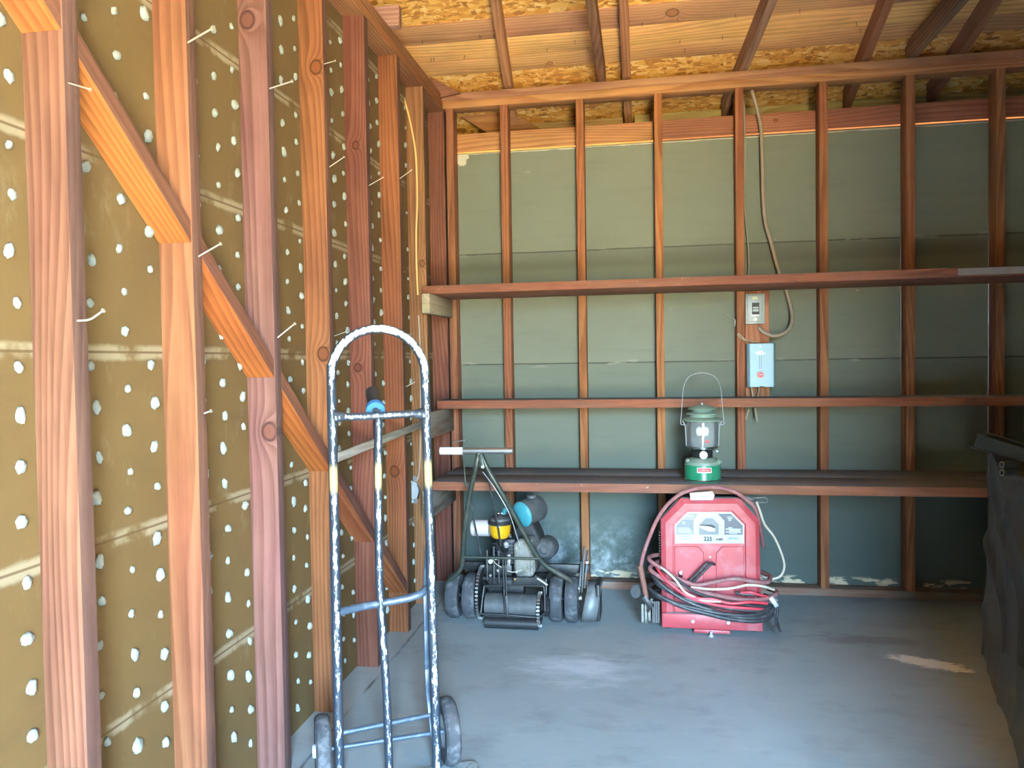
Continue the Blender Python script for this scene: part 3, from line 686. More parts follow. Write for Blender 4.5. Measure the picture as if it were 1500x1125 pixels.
# ------------------------------------------------------------------ shelves and ledgers
rt = thing('shelf_board', 'top wall shelf with a pale metal strap at its right end', 'shelf', (0, 0, 1.564))
m = MB(); bpy_o = board('plank', (-.012, -.202, 1.5845), (3.6, -.202, 1.5845), (0, 1, 0), .396, .041, (.22, .084, .046), '', '', mat='shelf')
del bpy_o['label'], bpy_o['category']; bpy_o.name = 'plank'; bpy_o.parent = rt; bpy_o.matrix_parent_inverse = Matrix.Translation(-V((0, 0, 1.564)))
a, b = at(1403, 402, -.4), at(1530, 396, -.4)
m = MB(); m.box((a.x, -.4035, 1.572), (3.3, -.3995, 1.602)); 
for k in range(8):
    m.cyl((a.x+.012+k*.045, -.402, 1.587+.005*(-1)**k), (a.x+.012+k*.045, -.405, 1.587+.005*(-1)**k), .0035, None, 8)
m.build('metal_strap', 'galv', rt)
board('shelf_board', (-.005, -.10, 1.0015), (3.6, -.10, 1.0015), (0, 1, 0), .19, .043, (.23, .085, .045), 'narrow middle wall shelf crossing behind the lantern handle', 'shelf', mat='shelf')
board('shelf_board', (.05, -.392, .627), (3.0, -.392, .627), (0, 1, 0), .252, .042, (.23, .09, .05), 'front plank of the deep bottom shelf under the lantern', 'shelf', mat='shelf')
board('shelf_board', (.05, -.131, .627), (3.0, -.131, .627), (0, 1, 0), .26, .041, (.16, .10, .085), 'back plank of the deep bottom shelf against the wall', 'shelf', mat='shelf')
board('shelf_ledger', (.021, -.46, 1.514), (.021, -.004, 1.514), (0, 0, 1), .095, .04, (.36, .31, .20), 'grey weathered ledger under the left end of the top shelf', 'ledger', mat='oldwood')
board('shelf_ledger', (.019, -.50, .915), (.019, -.004, .915), (0, 0, 1), .128, .034, (.17, .11, .075), 'dark ledger under the left end of the middle shelf', 'ledger', mat='oldwood')
board('shelf_ledger', (.021, -.52, .535), (.021, -.004, .535), (0, 0, 1), .138, .04, (.10, .075, .055), 'dark ledger under the left end of the bottom shelf', 'ledger', mat='oldwood')
board('batten', (.006, -1.56, .898), (.006, -.51, .927), (0, 0, 1), .032, .012, (.42, .42, .33), 'pale grey batten across the left studs behind the hand truck', 'batten', mat='oldwood')

# ------------------------------------------------------------------ wiring
board('backing_board', (1.641, .02, 1.02), (1.641, .02, 1.563), (0, 1, 0), .038, .118, (.42, .20, .10), 'short backing board behind the switch box and blue box', 'board')
r0 = at(1104, 452, 0)
rt = thing('switch_box', 'grey safety switch box under the top shelf', 'switch', (1.627, 0, 1.393))
m = MB(); m.box((1.580, -.035, 1.393), (1.674, 0, 1.547), None, .003); m.build('housing', 'boxgrey', rt)
m = MB(); m.box((1.588, -.042, 1.403), (1.663, -.035, 1.540), None, .003); cv = m.build('cover', 'boxgrey', rt)
m = MB(); m.box((1.605, -.046, 1.432), (1.648, -.042, 1.508), None, .002); sub(m, 'switch_bezel', 'galv', cv, rt)
m = MB(); m.box((1.609, -.049, 1.440), (1.645, -.045, 1.500)); sub(m, 'switch_plate', 'ink', cv, rt)
m = MB(); m.box((1.613, -.053, 1.455), (1.641, -.048, 1.466)); m.box((1.613, -.053, 1.470), (1.641, -.048, 1.478)); sub(m, 'switch_toggle', 'boxgrey', cv, rt)
m = MB(); m.box((1.612, -.043, 1.517), (1.638, -.0418, 1.530)); sub(m, 'label_plate', 'palepointer', cv, rt)
m = MB(); m.cyl((1.626, -.043, 1.416), (1.626, -.0405, 1.416), .006, None, 12); sub(m, 'screw', 'steel', cv, rt)
rt = thing('control_box', 'pale blue metal box with a round red badge, above the lantern', 'electrical box', (1.652, 0, 1.072))
m = MB(); m.prism([(1.583, 0), (1.583, -.045), (1.595, -.06), (1.712, -.06), (1.722, -.045), (1.722, 0)], lambda x, y: V((x, y, 1.072)), lambda x, y: V((x, y, 1.294)))
bo = m.build('housing', 'boxblue', rt, bevel=.003)
cx, cz = at(1114, 549, -.06).x, at(1114, 549, -.06).z
m = MB(); m.cyl((cx, -.06, cz), (cx, -.0625, cz), .0175, None, 24); bd = m.build('badge', 'logored', rt)
m = MB(); m.lathe([(.0128, 0), (.0150, 0), (.0150, .001), (.0128, .001), (.0128, 0)], (cx, -.0625, cz), (0, -1, 0)); m.ball((cx, -.0625, cz+.001), .006, (1.4, .15, .6)); sub(m, 'badge_mark', 'white', bd, rt)
m = MB(); cz2 = at(1114, 516, -.06).z
for dx, dz, ww in ((0, .005, .026), (-.002, -.001, .05), (.002, -.007, .046), (0, -.011, .03)): m.box((cx+dx-ww/2, -.0612, cz2+dz-.0022), (cx+dx+ww/2, -.0600, cz2+dz+.0022))
m.build('faded_label', 'white', rt)
for dx in (-.005, .005):
    m = MB(); m.box((cx+dx-.001, -.0612, 1.165), (cx+dx+.001, -.0595, 1.235)); m.build('groove', 'platedark', rt)
m = MB(); m.box((cx-.004, -.063, 1.072), (cx+.018, -.056, 1.077)); m.build('latch', 'ink', rt)
m = MB(); m.cyl((cx, -.059, 1.278), (cx, -.063, 1.278), .004, None, 10); m.build('screw', 'steel', rt)
pts = [at(x, y, .045) for x, y in ((1101, 133), (1108, 155), (1115, 190), (1116.5, 240), (1118, 290), (1121, 325), (1128, 350), (1136, 380), (1144, 407), (1153, 430), (1159.5, 455))]
pts += [at(1160.5, 470, .02), at(1155, 483, 0), at(1143, 490.5, -.015), at(1130, 491.5, -.02), at(1119, 486.5, -.02), at(1111, 479.5, -.02)]
m = MB(); m.tube(pts, .0098, 12); tag(m.build('cable', 'conduit'), 'thick tan cable looping down to the grey switch box', 'cable')
pts = [at(x, y, .06) for x, y in ((1090, 150), (1091, 220), (1090, 290), (1094, 340), (1097, 380), (1096, 408))]
m = MB(); m.tube(pts, .0042, 8); tag(m.build('wire', 'greycable'), 'thin dark wire hanging beside the stud above the switch box', 'wire')
pts = [at(x, y, Y) for x, y, Y in ((1111, 501, -.02), (1100, 500, -.012), (1091, 497, -.01), (1086, 492, -.012), (1082, 489, -.012), (1081, 491, -.012), (1085, 495, -.012), (1092, 499, -.01))]
m = MB(); m.tube(pts, .0028, 8); tag(m.build('wire', 'cablebeige'), 'short curled wire end on top of the blue box', 'wire')
pts = [at(x, y, Y) for x, y, Y in ((1101, 567, -.02), (1103, 585, -.012), (1106, 605, -.205), (1108, 614, -.207))]
m = MB(); m.tube([at(1100.5, 566, -.03), at(1102, 576, -.03), at(1103.5, 584, -.02)], .004, 8); tag(m.build('wire', 'cablebeige'), 'pale wire leaving the bottom left of the blue box', 'wire')
m = MB(); m.tube([at(1112, 567, -.03), at(1111, 575, -.03), at(1107, 585, -.02)], .004, 8); tag(m.build('wire', 'greycable'), 'grey wire leaving the bottom right of the blue box', 'wire')
m = MB(); m.tube([at(1106, 598, .02), at(1108, 610, .0), at(1109, 617, -.02)], .005, 8); tag(m.build('wire', 'cablebeige'), 'pale cable end sticking out below the middle shelf', 'wire')
m = MB(); m.tube([at(1097, 600, .02), at(1094, 610, .01), at(1093, 614, .0)], .0025, 8); tag(m.build('wire', 'cablebeige'), 'thin wire end below the middle shelf beside the stud', 'wire')
m = MB(); m.tube([at(1065, 461, .05), at(1076, 468, .02), at(1076.5, 478, .02)], .002, 6); tag(m.build('wire', 'nail'), 'bent wire hook left of the grey switch box', 'wire')
pts = [at(x, y, -.374) for x, y in ((588, 122), (593, 148), (600, 175), (608, 218), (610.5, 260), (611, 300), (609.5, 340), (610, 385), (612, 432))]
m = MB(); m.tube(pts, .0045, 8)
tag(m.build('cable', 'romex'), 'yellow cable stapled down the corner stud above the top shelf', 'cable')
pts = [at(x, y, -.374) for x, y in ((613, 462), (615, 500), (616, 560), (616, 640), (614, 690), (610, 705))]
m = MB(); m.tube(pts, .0045, 8); tag(m.build('cable', 'conduit'), 'tan cable running from under the ledger down to the junction box', 'cable')
c = at(607, 718, -.385); rt = thing('junction_box', 'small grey metal junction box behind the right hand truck tube', 'electrical box', (c.x, c.y, c.z-.07))
m = MB(); m.lathe([(0, 0), (.024, 0), (.026, .006), (.026, .028), (0, .028)], (c.x, -.367, c.z), (0, -1, 0), 16)
for v in m.bm.verts: v.co.z = c.z+(v.co.z-c.z)*1.7
m.build('box_body', 'galv', rt)
for s_ in (-1, 1):
    m = MB(); m.lathe([(0, 0), (.011, 0), (.011, .003), (0, .003)], (c.x, -.369, c.z+.056*s_), (0, -1, 0), 14); m.box((c.x-.008, -.372, c.z+.056*s_-.012), (c.x+.008, -.369, c.z+.056*s_+.012)); m.build('mounting_ear', 'galv', rt)
m = MB(); m.tube([(c.x+.02, -.395, c.z+.03), (c.x+.030, -.398, c.z), (c.x+.02, -.395, c.z-.04)], .004, 8); m.build('clamp', 'black', rt)

# ------------------------------------------------------------------ hand truck
HT_O, HT_A, HT_T = V((.3169, -1.97, 0)), .4574, .0371
_w = V((math.cos(HT_A), math.sin(HT_A), 0)); _nb = V((-math.sin(HT_A), math.cos(HT_A), 0))
_y = _nb*math.cos(HT_T)-V((0, 0, 1))*math.sin(HT_T); _z = V((0, 0, 1))*math.cos(HT_T)+_nb*math.sin(HT_T)
ht = bpy.data.objects.new('hand_truck', None); COL.objects.link(ht); ht.empty_display_size = .05
HTM = Matrix(((_w.x, _y.x, _z.x, HT_O.x), (_w.y, _y.y, _z.y, HT_O.y), (_w.z, _y.z, _z.z, HT_O.z), (0, 0, 0, 1)))
ht.matrix_world = HTM
tag(ht, 'tall chipped hand truck with a hoop handle standing by the left wall', 'hand truck')
HTI = HTM.inverted()
hb, htp = .1432, .1367; rr = .0138
pts = [(-hb+(hb-htp)*z/1.3, 0, z) for z in (.012, .3, .6, .9, 1.19)]
zc = 1.196; ah = 1.3332-rr*.2-zc
pts += [(-htp*math.cos(a), 0, zc+ah*math.sin(a)) for a in [PI*k/14 for k in range(1, 14)]]
pts += [(hb-(hb-htp)*z/1.3, 0, z) for z in (1.19, .9, .6, .3, .012)]
m = MB(); m.tube(pts, rr, 16, True, 4); m.build('hoop_frame', 'truck', ht)
m = MB(); m.tube([(-htp+.008, 0, 1.074), (-.06, 0, 1.072), (.06, 0, 1.074), (htp-.008, 0, 1.076)], .0115, 14)
for s_ in (-1, 1): m.tube([(s_*(htp-.004), 0, 1.074), (s_*(htp-.034), 0, 1.074)], .021, 14, False, r_end=.0115)
m.build('upper_crossbar', 'truck', ht)
m = MB(); m.tube([(-hb+.004, 0, .505), (-.07, .028, .506), (0, .034, .510), (.07, .03, .517), (hb-.03, .030, .527), (hb-.012, .045, .535)], .0118, 14); m.build('lower_crossbar', 'truckblue', ht)
m = MB(); m.tube([(-.004, .004, 1.066), (-.007, .012, .95), (-.010, .024, .75), (-.010, .034, .55), (-.006, .024, .42), (-.001, .006, .25), (0, 0, .1), (0, -.002, .012)], .0122, 14); m.build('centre_tube', 'truck', ht)
for s_ in (-1, 1):
    x = s_*hb
    path = [(x*.985, .012, .68), (x*.98, .045, .60), (x*.975, .070, .52), (x*.975, .074, .40), (x*.975, .078, .28), (x*.975, .072, .215), (x*.985, .040, .15), (x, .012, .085)]
    m = MB()
    for a, b in zip(path, path[1:]):
        m.obox(a, b, (1, 0, 0), .027, .008, .002)
    for a in path[1:-1]: m.cyl((a[0]-.013, a[1], a[2]), (a[0]+.013, a[1], a[2]), .0042, None, 8)
    m.build('stair_runner', 'truckblue', ht)
m = MB(); m.cyl((-.185, .032, .1), (.185, .032, .1), .007, None, 12); m.build('axle', 'truckblue', ht)
m = MB(); m.cyl((-hb+.004, .03, .142), (hb-.006, .042, .152), .0075, None, 12); m.build('rear_brace', 'truckblue', ht)
for s_ in (-1, 1):
    c = V((s_*.187, .032, .1))
    m = MB(); m.lathe([(.052, -.021), (.088, -.022), (.097, -.016), (.1005, -.006), (.1005, .006), (.097, .016), (.088, .022), (.052, .021), (.052, -.021)], c, (1, 0, 0), 40)
    wv = m.build('wheel', 'rubber', ht)
    m = MB(); m.lathe([(0, -.014), (.052, -.016), (.054, 0), (.052, .016), (.02, .018), (.018, .030), (0, .030)], c, (s_, 0, 0), 28); sub(m, 'hub', 'wheelhub', wv, ht)
m = MB(); m.prism([(-.20, -.17), (.235, -.17), (.262, -.14), (.262, -.012), (.245, .004), (-.20, .004)], lambda x, y: V((x, y, .003+.004)), lambda x, y: V((x, y, .0115)))
m.build('toe_plate', 'toe', ht, bevel=.001)
p0 = HTI @ at(549.5, 598, -1.925); p1 = HTI @ at(546, 579, -1.86)
dr = (p1-p0).normalized()
m = MB(); m.lathe([(0, -.010), (.012, -.010), (.0155, -.004), (.0275, -.004), (.029, .004), (.0275, .014), (.014, .016), (0, .016)], p0, -dr, 28); gp = m.build('grip_collar', 'bluegrip', ht)
m = MB(); m.tube([p0+dr*.005, p0+dr*.03, p1+dr*.02], .0205, 18, False); m.build('rear_grip', 'darkrubber', ht)
m = MB(); m.cyl(p0-dr*.02, p0-dr*.004, .011, None, 14); sub(m, 'collar_bolt', 'black', gp, ht)
m = MB(); m.obox((-.004, .0, 1.084), (p0.x, p0.y, p0.z), (1, 0, 0), .026, .014); m.build('grip_bracket', 'truck', ht)

# ------------------------------------------------------------------ reel mower
WY = -.535
mw = thing('reel_mower', 'old green engine-driven reel mower with four grey tyres, under the bottom shelf', 'mower', (.45, WY, 0))
for x in (.163, .243, .655, .727):
    m = MB(); m.lathe([(.055, -.022), (.082, -.031), (.096, -.029), (.104, -.018), (.1055, -.006), (.1055, .006), (.104, .018), (.096, .029), (.082, .031), (.055, .022), (.055, -.022)], (x, WY, .1055), (1, 0, 0), 36)
    for dx in (-.014, -.007, 0, .007, .014): m.lathe([(.1035, dx-.0018), (.1068, dx-.0014), (.1068, dx+.0014), (.1035, dx+.0018)], (x, WY, .1055), (1, 0, 0), 36)
    wv = m.build('wheel', 'rubber', mw)
    m = MB(); m.lathe([(0, -.020), (.03, -.024), (.057, -.012), (.057, .012), (.03, .024), (0, .020)], (x, WY, .1055), (1, 0, 0), 24); sub(m, 'hub', 'dirty', wv, mw)
m = MB(); m.cyl((.12, WY, .1055), (.775, WY, .1055), .011, None, 12); m.build('axle', 'black', mw)
# handle: two bowed legs meeting under a cross bar
HY = -.77
def lp(l): return [at(x, y, Y) for x, y, Y in l]
m = MB(); m.tube(lp([(701, 664, HY), (697, 685, HY), (690, 715, -.74), (685, 745, -.71), (680.5, 780, -.68), (678, 812, -.65), (676, 830, -.625), (668, 842, -.61), (657, 852, -.59), (653, 866, -.57), (656, 880, -.56)]), .0118, 12); lg = m.build('handle_leg', 'green', mw)
m = MB(); m.tube(lp([(705, 666, HY), (716, 690, HY+.01), (735, 722, -.74), (752, 752, -.71), (768, 782, -.68), (783, 808, -.65), (797, 826, -.625), (815, 838, -.61), (834, 850, -.59), (843, 862, -.57), (846, 874, -.56)]), .0118, 12); m.build('handle_leg', 'green', mw)
a, b = at(646, 660.5, HY), at(751, 660.5, HY)
m = MB(); m.cyl(a, b, .0145, None, 16); hbv = m.build('handle_bar', 'steel', mw)
m = MB(); m.cyl(a-V((.003, 0, 0)), at(678, 660.5, HY), .0172, None, 16); sub(m, 'grip_tape', 'whitetape', hbv, mw)
m = MB(); m.obox(at(703, 664, HY), at(707, 684, HY-.01), (1, 0, 0), .02, .02, .002); m.build('clevis', 'green', mw)
p = at(707, 684, HY-.022); m = MB(); m.cyl(p, p+V((0, .03, 0)), .0075, None, 6); m.build('bolt', 'galv', mw)
m = MB(); m.tube(lp([(707, 691, HY-.015), (722, 711, -.75), (738, 737, -.73), (748, 757, -.715), (757, 785, -.69), (764, 806, -.66)]), .0019, 8); m.build('throttle_cable', 'galv', mw)
m = MB(); m.tube(lp([(714, 693, HY+.02), (718, 715, -.72), (724, 745, -.68), (730, 775, -.64), (733, 800, -.6)]), .0042, 8); m.build('clutch_cable', 'cableblack', mw)
m = MB(); m.tube(lp([(690, 728, -.70), (694, 760, -.68), (699, 785, -.66), (704, 812, -.64)]), .0042, 8); m.build('clutch_cable', 'cableblack', mw)
m = MB(); m.tube(lp([(677, 665, HY), (680, 685, HY+.02), (682, 712, -.74)]), .003, 8); m.build('lever_rod', 'green', mw)
m = MB(); m.obox(at(681, 706, -.745), at(688, 716, -.735), (1, 0, 0), .012, .012, .001); m.build('rod_bracket', 'green', mw)
m = MB(); m.cyl(at(680, 816, -.655), at(789, 818.5, -.655), .0062, None, 10); m.build('cross_rod', 'green', mw)
# frame bars
m = MB(); m.box((.175, -.452, .205), (.80, -.428, .245), None, .003); m.build('rear_rail', 'dirty', mw)
for x in (.285, .61): 
    m = MB(); m.box((x-.005, -.60, .05), (x+.005, -.40, .215), None, .003); m.build('side_plate', 'black', mw)
m = MB(); m.box((.285, -.56, .19), (.61, -.40, .203)); m.build('engine_bed', 'black', mw)
# reel drum and front roller
dy, dz, dr_ = -.632, .094, .057
x0, x1 = at(710, 885, dy-.04).x, at(786, 885, dy-.04).x
m = MB(); m.lathe([(0, 0), (dr_, 0), (dr_, x1-x0), (0, x1-x0)], (x0, dy, dz), (1, 0, 0), 32); m.build('drum', 'tankgrey', mw)
m = MB(); m.lathe([(0, 0), (.026, 0), (.026, x1-x0+.005), (0, x1-x0+.005)], (x0+.002, -.672, .027), (1, 0, 0), 24); m.build('front_roller', 'black', mw)
def sprocket(c, r, th, n, name, mat='black'):
    m = MB(); m.lathe([(r*.45, -th/2), (r, -th/2), (r, th/2), (r*.45, th/2), (r*.45, -th/2)], c, (1, 0, 0), 36)
    sv = m.build(name, mat, mw)
    m = MB()
    for k in range(n):
        a_ = 2*PI*k/n; cy, cz = c[1]+math.cos(a_)*r, c[2]+math.sin(a_)*r
        m.obox((c[0], cy-math.cos(a_)*.003, cz-math.sin(a_)*.003), (c[0], cy+math.cos(a_)*.006, cz+math.sin(a_)*.006), (1, 0, 0), th*1.5, .0065)
    t_ = sub(m, 'chain', 'steel', sv, mw); t_['kind'] = 'stuff'
    return sv
sprocket((x1+.012, dy-.012, .088), .072, .010, 30, 'chain_wheel')
sprocket((.300, -.57, .135), .118, .009, 44, 'drive_wheel')
m = MB(); m.lathe([(0, -.02), (.035, -.02), (.05, 0), (.03, .02), (0, .02)], (x1+.038, dy, .10), (1, 0, 0), 20); m.build('bearing_housing', 'dirty', mw)
m = MB(); m.tube(lp([(704, 900, -.70), (708.5, 864, -.665), (713, 858.5, -.66), (750, 857.5, -.66), (790, 858.5, -.66), (797, 862, -.66), (798.5, 896, -.70)]), .0052, 10); m.build('guard_loop', 'black', mw)
m = MB(); m.tube(lp([(702, 899, -.70), (742, 901, -.705), (786, 904, -.70), (799, 897, -.70)]), .0058, 10); m.build('front_bar', 'black', mw)
for dx in (-1.6, 1.9):
    m = MB(); m.cyl(at(738+dx, 818, -.655), at(741+dx, 897, -.71), .0036, None, 8); m.build('lift_rod', 'dirty', mw)
m = MB(); m.obox(at(741, 872, -.70), at(743, 904, -.712), (1, 0, 0), .014, .008, .001); m.build('rod_yoke', 'black', mw)
# engine
def blob(name, pts2, Y0, Y1, mat, bev=.006, parent=None):
    P = [at(x, y, Y0) for x, y in pts2]
    m = MB(); m.prism([(q_.x, q_.z) for q_ in P], lambda x, z: V((x, Y0, z)), lambda x, z: V((x, Y1, z)))
    return m.build(name, mat, mw, bevel=bev) if parent is None else sub(m, name, mat, parent, mw, bevel=bev)
ec = blob('crankcase', [(752, 797), (762, 790), (779, 790), (783, 812), (784, 836), (780, 846), (757, 847), (753, 836)], -.56, -.46, 'cast', .01)
blob('crankcase_rib', [(777, 797), (780, 797), (781, 842), (777, 842)], -.572, -.56, 'cast', .002, ec)
for x, y in ((757, 803), (757, 838), (776, 842)):
    p = at(x, y, -.562); m = MB(); m.cyl(p, p-V((0, .006, 0)), .005, None, 6); sub(m, 'bolt', 'steel', ec, mw)
blob('blower_shroud', [(750, 775), (762, 760), (782, 764), (792, 786), (798, 812), (790, 838), (770, 836), (752, 812)], -.46, -.33, 'dirty', .02)
p = at(796, 806, -.47); m = MB(); m.lathe([(0, .012), (.018, .010), (.020, 0), (.034, 0), (.048, .012), (.054, .03), (.054, .09), (0, .09)], p, (.15, 1, 0), 24); m.build('starter_housing', 'tankgrey', mw)
for k in range(6):
    zz = .255+k*.018
    m = MB(); m.box((.335, -.50, zz), (.465, -.40, zz+.007), None, .002); m.build('cooling_fin', 'dirty', mw)
m = MB(); m.box((.355, -.49, .203), (.45, -.41, .37), None, .006); m.build('cylinder_block', 'dirty', mw)
m = MB(); m.box((.30, -.53, .203), (.44, -.45, .255), None, .006); m.build('gear_case', 'black', mw)
m = MB(); m.box((.33, -.565, .12), (.50, -.50, .195), None, .006); m.build('lower_case', 'dirty', mw)
# fuel tank
tp = at(763, 754.5, -.50); tax = V((.18, .26, .055)).normalized(); tl = .135
m = MB(); m.lathe([(0, -.004), (.045, -.002), (.058, .006), (.0635, .018), (.0635, tl-.02), (.056, tl-.004), (.03, tl+.004), (0, tl+.005)], tp, tax, 32); ft = m.build('fuel_tank', 'tankgrey', mw)
m = MB(); m.lathe([(0, -.0075), (.046, -.0055), (.0575, .002), (.0605, .009), (.0625, .009)], tp, tax, 32); sub(m, 'tank_end', 'turq', ft, mw)
cp = tp+tax*.075+V((0, 0, .060)); m = MB(); m.lathe([(0, 0), (.022, 0), (.023, .012), (.017, .015), (.006, .016), (0, .016)], cp, (0, 0, 1), 20); sub(m, 'filler_cap', 'tankgrey', ft, mw)
m = MB(); m.tube(lp([(741, 745, -.45), (738, 755, -.46), (743, 770, -.47)]), .016, 12); m.build('blower_neck', 'turq', mw)
# air cleaner
ac = at(732.5, 776, -.56)
m = MB(); m.lathe([(0, -.038), (.034, -.037), (.044, -.026), (.0475, -.010), (.0485, -.010), (.0525, .030), (0, .030)], ac, (0, 0, 1), 32); bw = m.build('air_cleaner_bowl', 'yellow', mw)
m = MB(); m.lathe([(0, .030), (.0585, .029), (.060, .038), (.055, .046), (0, .046)], ac, (0, 0, 1), 32); sub(m, 'bowl_rim', 'black', bw, mw)
m = MB(); m.lathe([(.050, .046), (.048, .056), (.036, .064), (0, .066)], ac, (0, 0, 1), 28); lid = sub(m, 'bowl_lid', 'tankgrey', bw, mw)
m = MB(); m.cyl(ac+V((0, 0, .064)), ac+V((0, 0, .086)), .0025, None, 8)
for s_ in (-1, 1): m.ball(ac+V((s_*.009, 0, .076)), .0055, (1, .5, 1), 1)
m.cyl(ac+V((-.009, 0, .074)), ac+V((.009, 0, .074)), .003, None, 8)
sub(m, 'wing_nut', 'chrome', bw, mw)
m = MB(); m.box((ac.x-.009, ac.y-.0545, ac.z+.022), (ac.x+.009, ac.y-.047, ac.z+.036), None, .002); sub(m, 'clip', 'galv', bw, mw)
a, b = at(691, 773, -.56), at(717, 773, -.56)
m = MB(); m.lathe([(0, 0), (.034, 0), (.0385, .006), (.0385, b.x-a.x), (0, b.x-a.x)], a, (1, 0, 0), 28); m.build('silencer_can', 'lilac', mw)
m = MB(); m.tube([ac-V((0, 0, .03)), ac+V((.004, .02, -.07)), ac+V((.015, .05, -.11))], .016, 12); m.build('intake_pipe', 'dirty', mw)
for nm, x, y, Y, r, mt in (('spark_plug', 747, 785, -.58, .009, 'chrome'), ('carburettor', 741.5, 798, -.585, .013, 'galv'), ('valve_cap', 745, 817, -.575, .009, 'steel'), ('drain_plug', 754.5, 849, -.60, .008, 'brass')):
    p = at(x, y, Y); m = MB(); m.lathe([(0, -r), (r*.7, -r), (r, -r*.5), (r, r*.6), (r*.6, r), (0, r)], p, (0, -.4, 1), 14); m.build(nm, mt, mw)
m = MB(); m.obox(at(745, 812, -.57), at(745, 830, -.57), (1, 0, 0), .018, .014, .002); m.build('valve_stem_guide', 'steel', mw)
m = MB(); m.tube(lp([(720, 818, -.60), (728, 827, -.62), (737, 832, -.62)]), .0018, 8); m.build('ignition_lead', 'cablebeige', mw)
m = MB(); m.tube(lp([(743, 836, -.60), (752, 838, -.60), (764, 835, -.59)]), .0018, 8); m.build('fuel_line', 'cablebeige', mw)
m = MB(); m.lathe([(0, 0), (.011, 0), (.011, .01), (.006, .01), (.006, .004), (0, .004)], at(719, 822, -.60), (0, -1, 0), 14); m.build('pulley', 'galv', mw)
for x, y0, y1 in ((723, 800, 862), (713, 806, 850), (730, 806, 860)):
    m = MB(); m.obox(at(x, y0, -.585), at(x+1, y1, -.60), (1, 0, 0), .010, .008, .001); m.build('linkage_bar', 'dirty', mw)
for x, y in ((730, 835), (719, 842), (727, 818)):
    p = at(x, y, -.60); m = MB(); m.cyl(p, p-V((0, .012, 0)), .0065, None, 6); m.build('bolt', 'steel', mw)
m = MB(); m.cyl(at(787, 847, -.62), at(802, 857, -.64), .0042, None, 8); m.build('pale_lever', 'cablebeige', mw)
blob('mud_flap', [(774, 858), (784, 842), (798, 850), (802, 858)], -.600, -.592, 'black', .001)
blob('deflector', [(752, 846), (782, 846), (778, 858), (750, 858)], -.605, -.597, 'dirty', .001)
# right-hand roller guard and lift levers
g0 = [at(x, y, -.56) for x, y in ((848, 897), (850, 880), (853, 866), (857, 855), (862, 846))]
m = MB(); m.prism([(0, 0), (1, 0), (1, 1), (0, 1)], lambda u, v: V((0, 0, 0)), lambda u, v: V((0, 0, 0))) if False else None
m = MB(); prof = [(.0, .004), (-.012, .05), (-.010, .095), (.02, .150), (.055, .178)]
rows = []
for dy_, z_ in prof: rows.append([V((.772+.10*(z_/.178)*.3, -.60+dy_*1.6, z_+.016)), V((.838+.10*(z_/.178)*.3, -.585+dy_*1.6, z_+.016))])
vs = [[m.bm.verts.new(p) for p in r_] for r_ in rows]
for A, B in zip(vs, vs[1:]): m.bm.faces.new((A[0], A[1], B[1], B[0]))
o = m.build('roller_guard', 'sheetmetal', mw, angle=1.0); md = o.modifiers.new('thick', 'SOLIDIFY'); md.thickness = .007
m = MB(); m.box((.838, -.585, .02), (.858, -.44, .19), None, .006); m.build('guard_side', 'dirty', mw)
for x0_, y0_, x1_, y1_ in ((856, 800, 852, 868), (861, 806, 856, 862), (852, 822, 847, 878)):
    m = MB(); m.obox(at(x0_, y0_, -.50), at(x1_, y1_, -.54), (1, 0, 0), .010, .006, .001); m.build('lift_lever', 'black', mw)
for x, y in ((860, 824), (846, 862), (850, 876)):
    p = at(x, y, -.56); m = MB(); m.cyl(p, p+V((0, .02, 0)), .007, None, 6); m.build('bolt', 'galv', mw)

# ------------------------------------------------------------------ welder
WF, WB = -.622, -.33           # front and back of the case
wd = thing('arc_welder', 'faded red arc welder wrapped in its own cables, on the floor under the bottom shelf', 'welder', (1.35, WF, 0))
def wp(x, y, dY=0): p = at(x, y, WF+dY); return (p.x, p.z)
outer = [wp(970, 908), wp(968, 762), wp(997, 731), wp(1084, 731), wp(1112, 763), wp(1116, 908)]
inner = [wp(977, 908), wp(975, 766), wp(1003, 738), wp(1079, 738), wp(1107, 767), wp(1109, 908)]
m = MB()
m.prism(outer, lambda x, z: V((x, WF+.012, z)), lambda x, z: V((x, WB, z-.036*(z > .5))))
cs = m.build('case', 'reddark', wd, bevel=.006)
m = MB(); topo = [outer[1], outer[2], outer[3], outer[4]]
# front face: raised border round a recess
rec = [wp(986, 906), wp(986, 768), wp(1006, 748), wp(1072, 748), wp(1092, 768), wp(1093, 906)]
A = [m.bm.verts.new((x, WF+.012, z)) for x, z in outer]; B = [m.bm.verts.new((x, WF, z)) for x, z in inner]
Cc = [m.bm.verts.new((x, WF, z)) for x, z in rec]; D = [m.bm.verts.new((x, WF+.010, z)) for x, z in rec]
for i in range(6):
    j = (i+1) % 6
    m.bm.faces.new((A[i], A[j], B[j], B[i])); m.bm.faces.new((B[i], B[j], Cc[j], Cc[i])); m.bm.faces.new((Cc[i], Cc[j], D[j], D[i]))
m.bm.faces.new(D)
fp = m.build('front_panel', 'red', wd, bevel=.002, angle=.3)
RY = WF+.010
for pl_ in ([(988, 904), (988, 801), (1023, 801), (1031, 810), (1031, 904)], [(1049, 904), (1049, 811), (1058, 801), (1090, 801), (1091, 904)]):
    P = [wp(*q_) for q_ in pl_]; m = MB(); m.prism(P, lambda x, z: V((x, RY-.0055, z)), lambda x, z: V((x, RY, z)))
    sub(m, 'embossed_panel', 'red', fp, wd, bevel=.003)
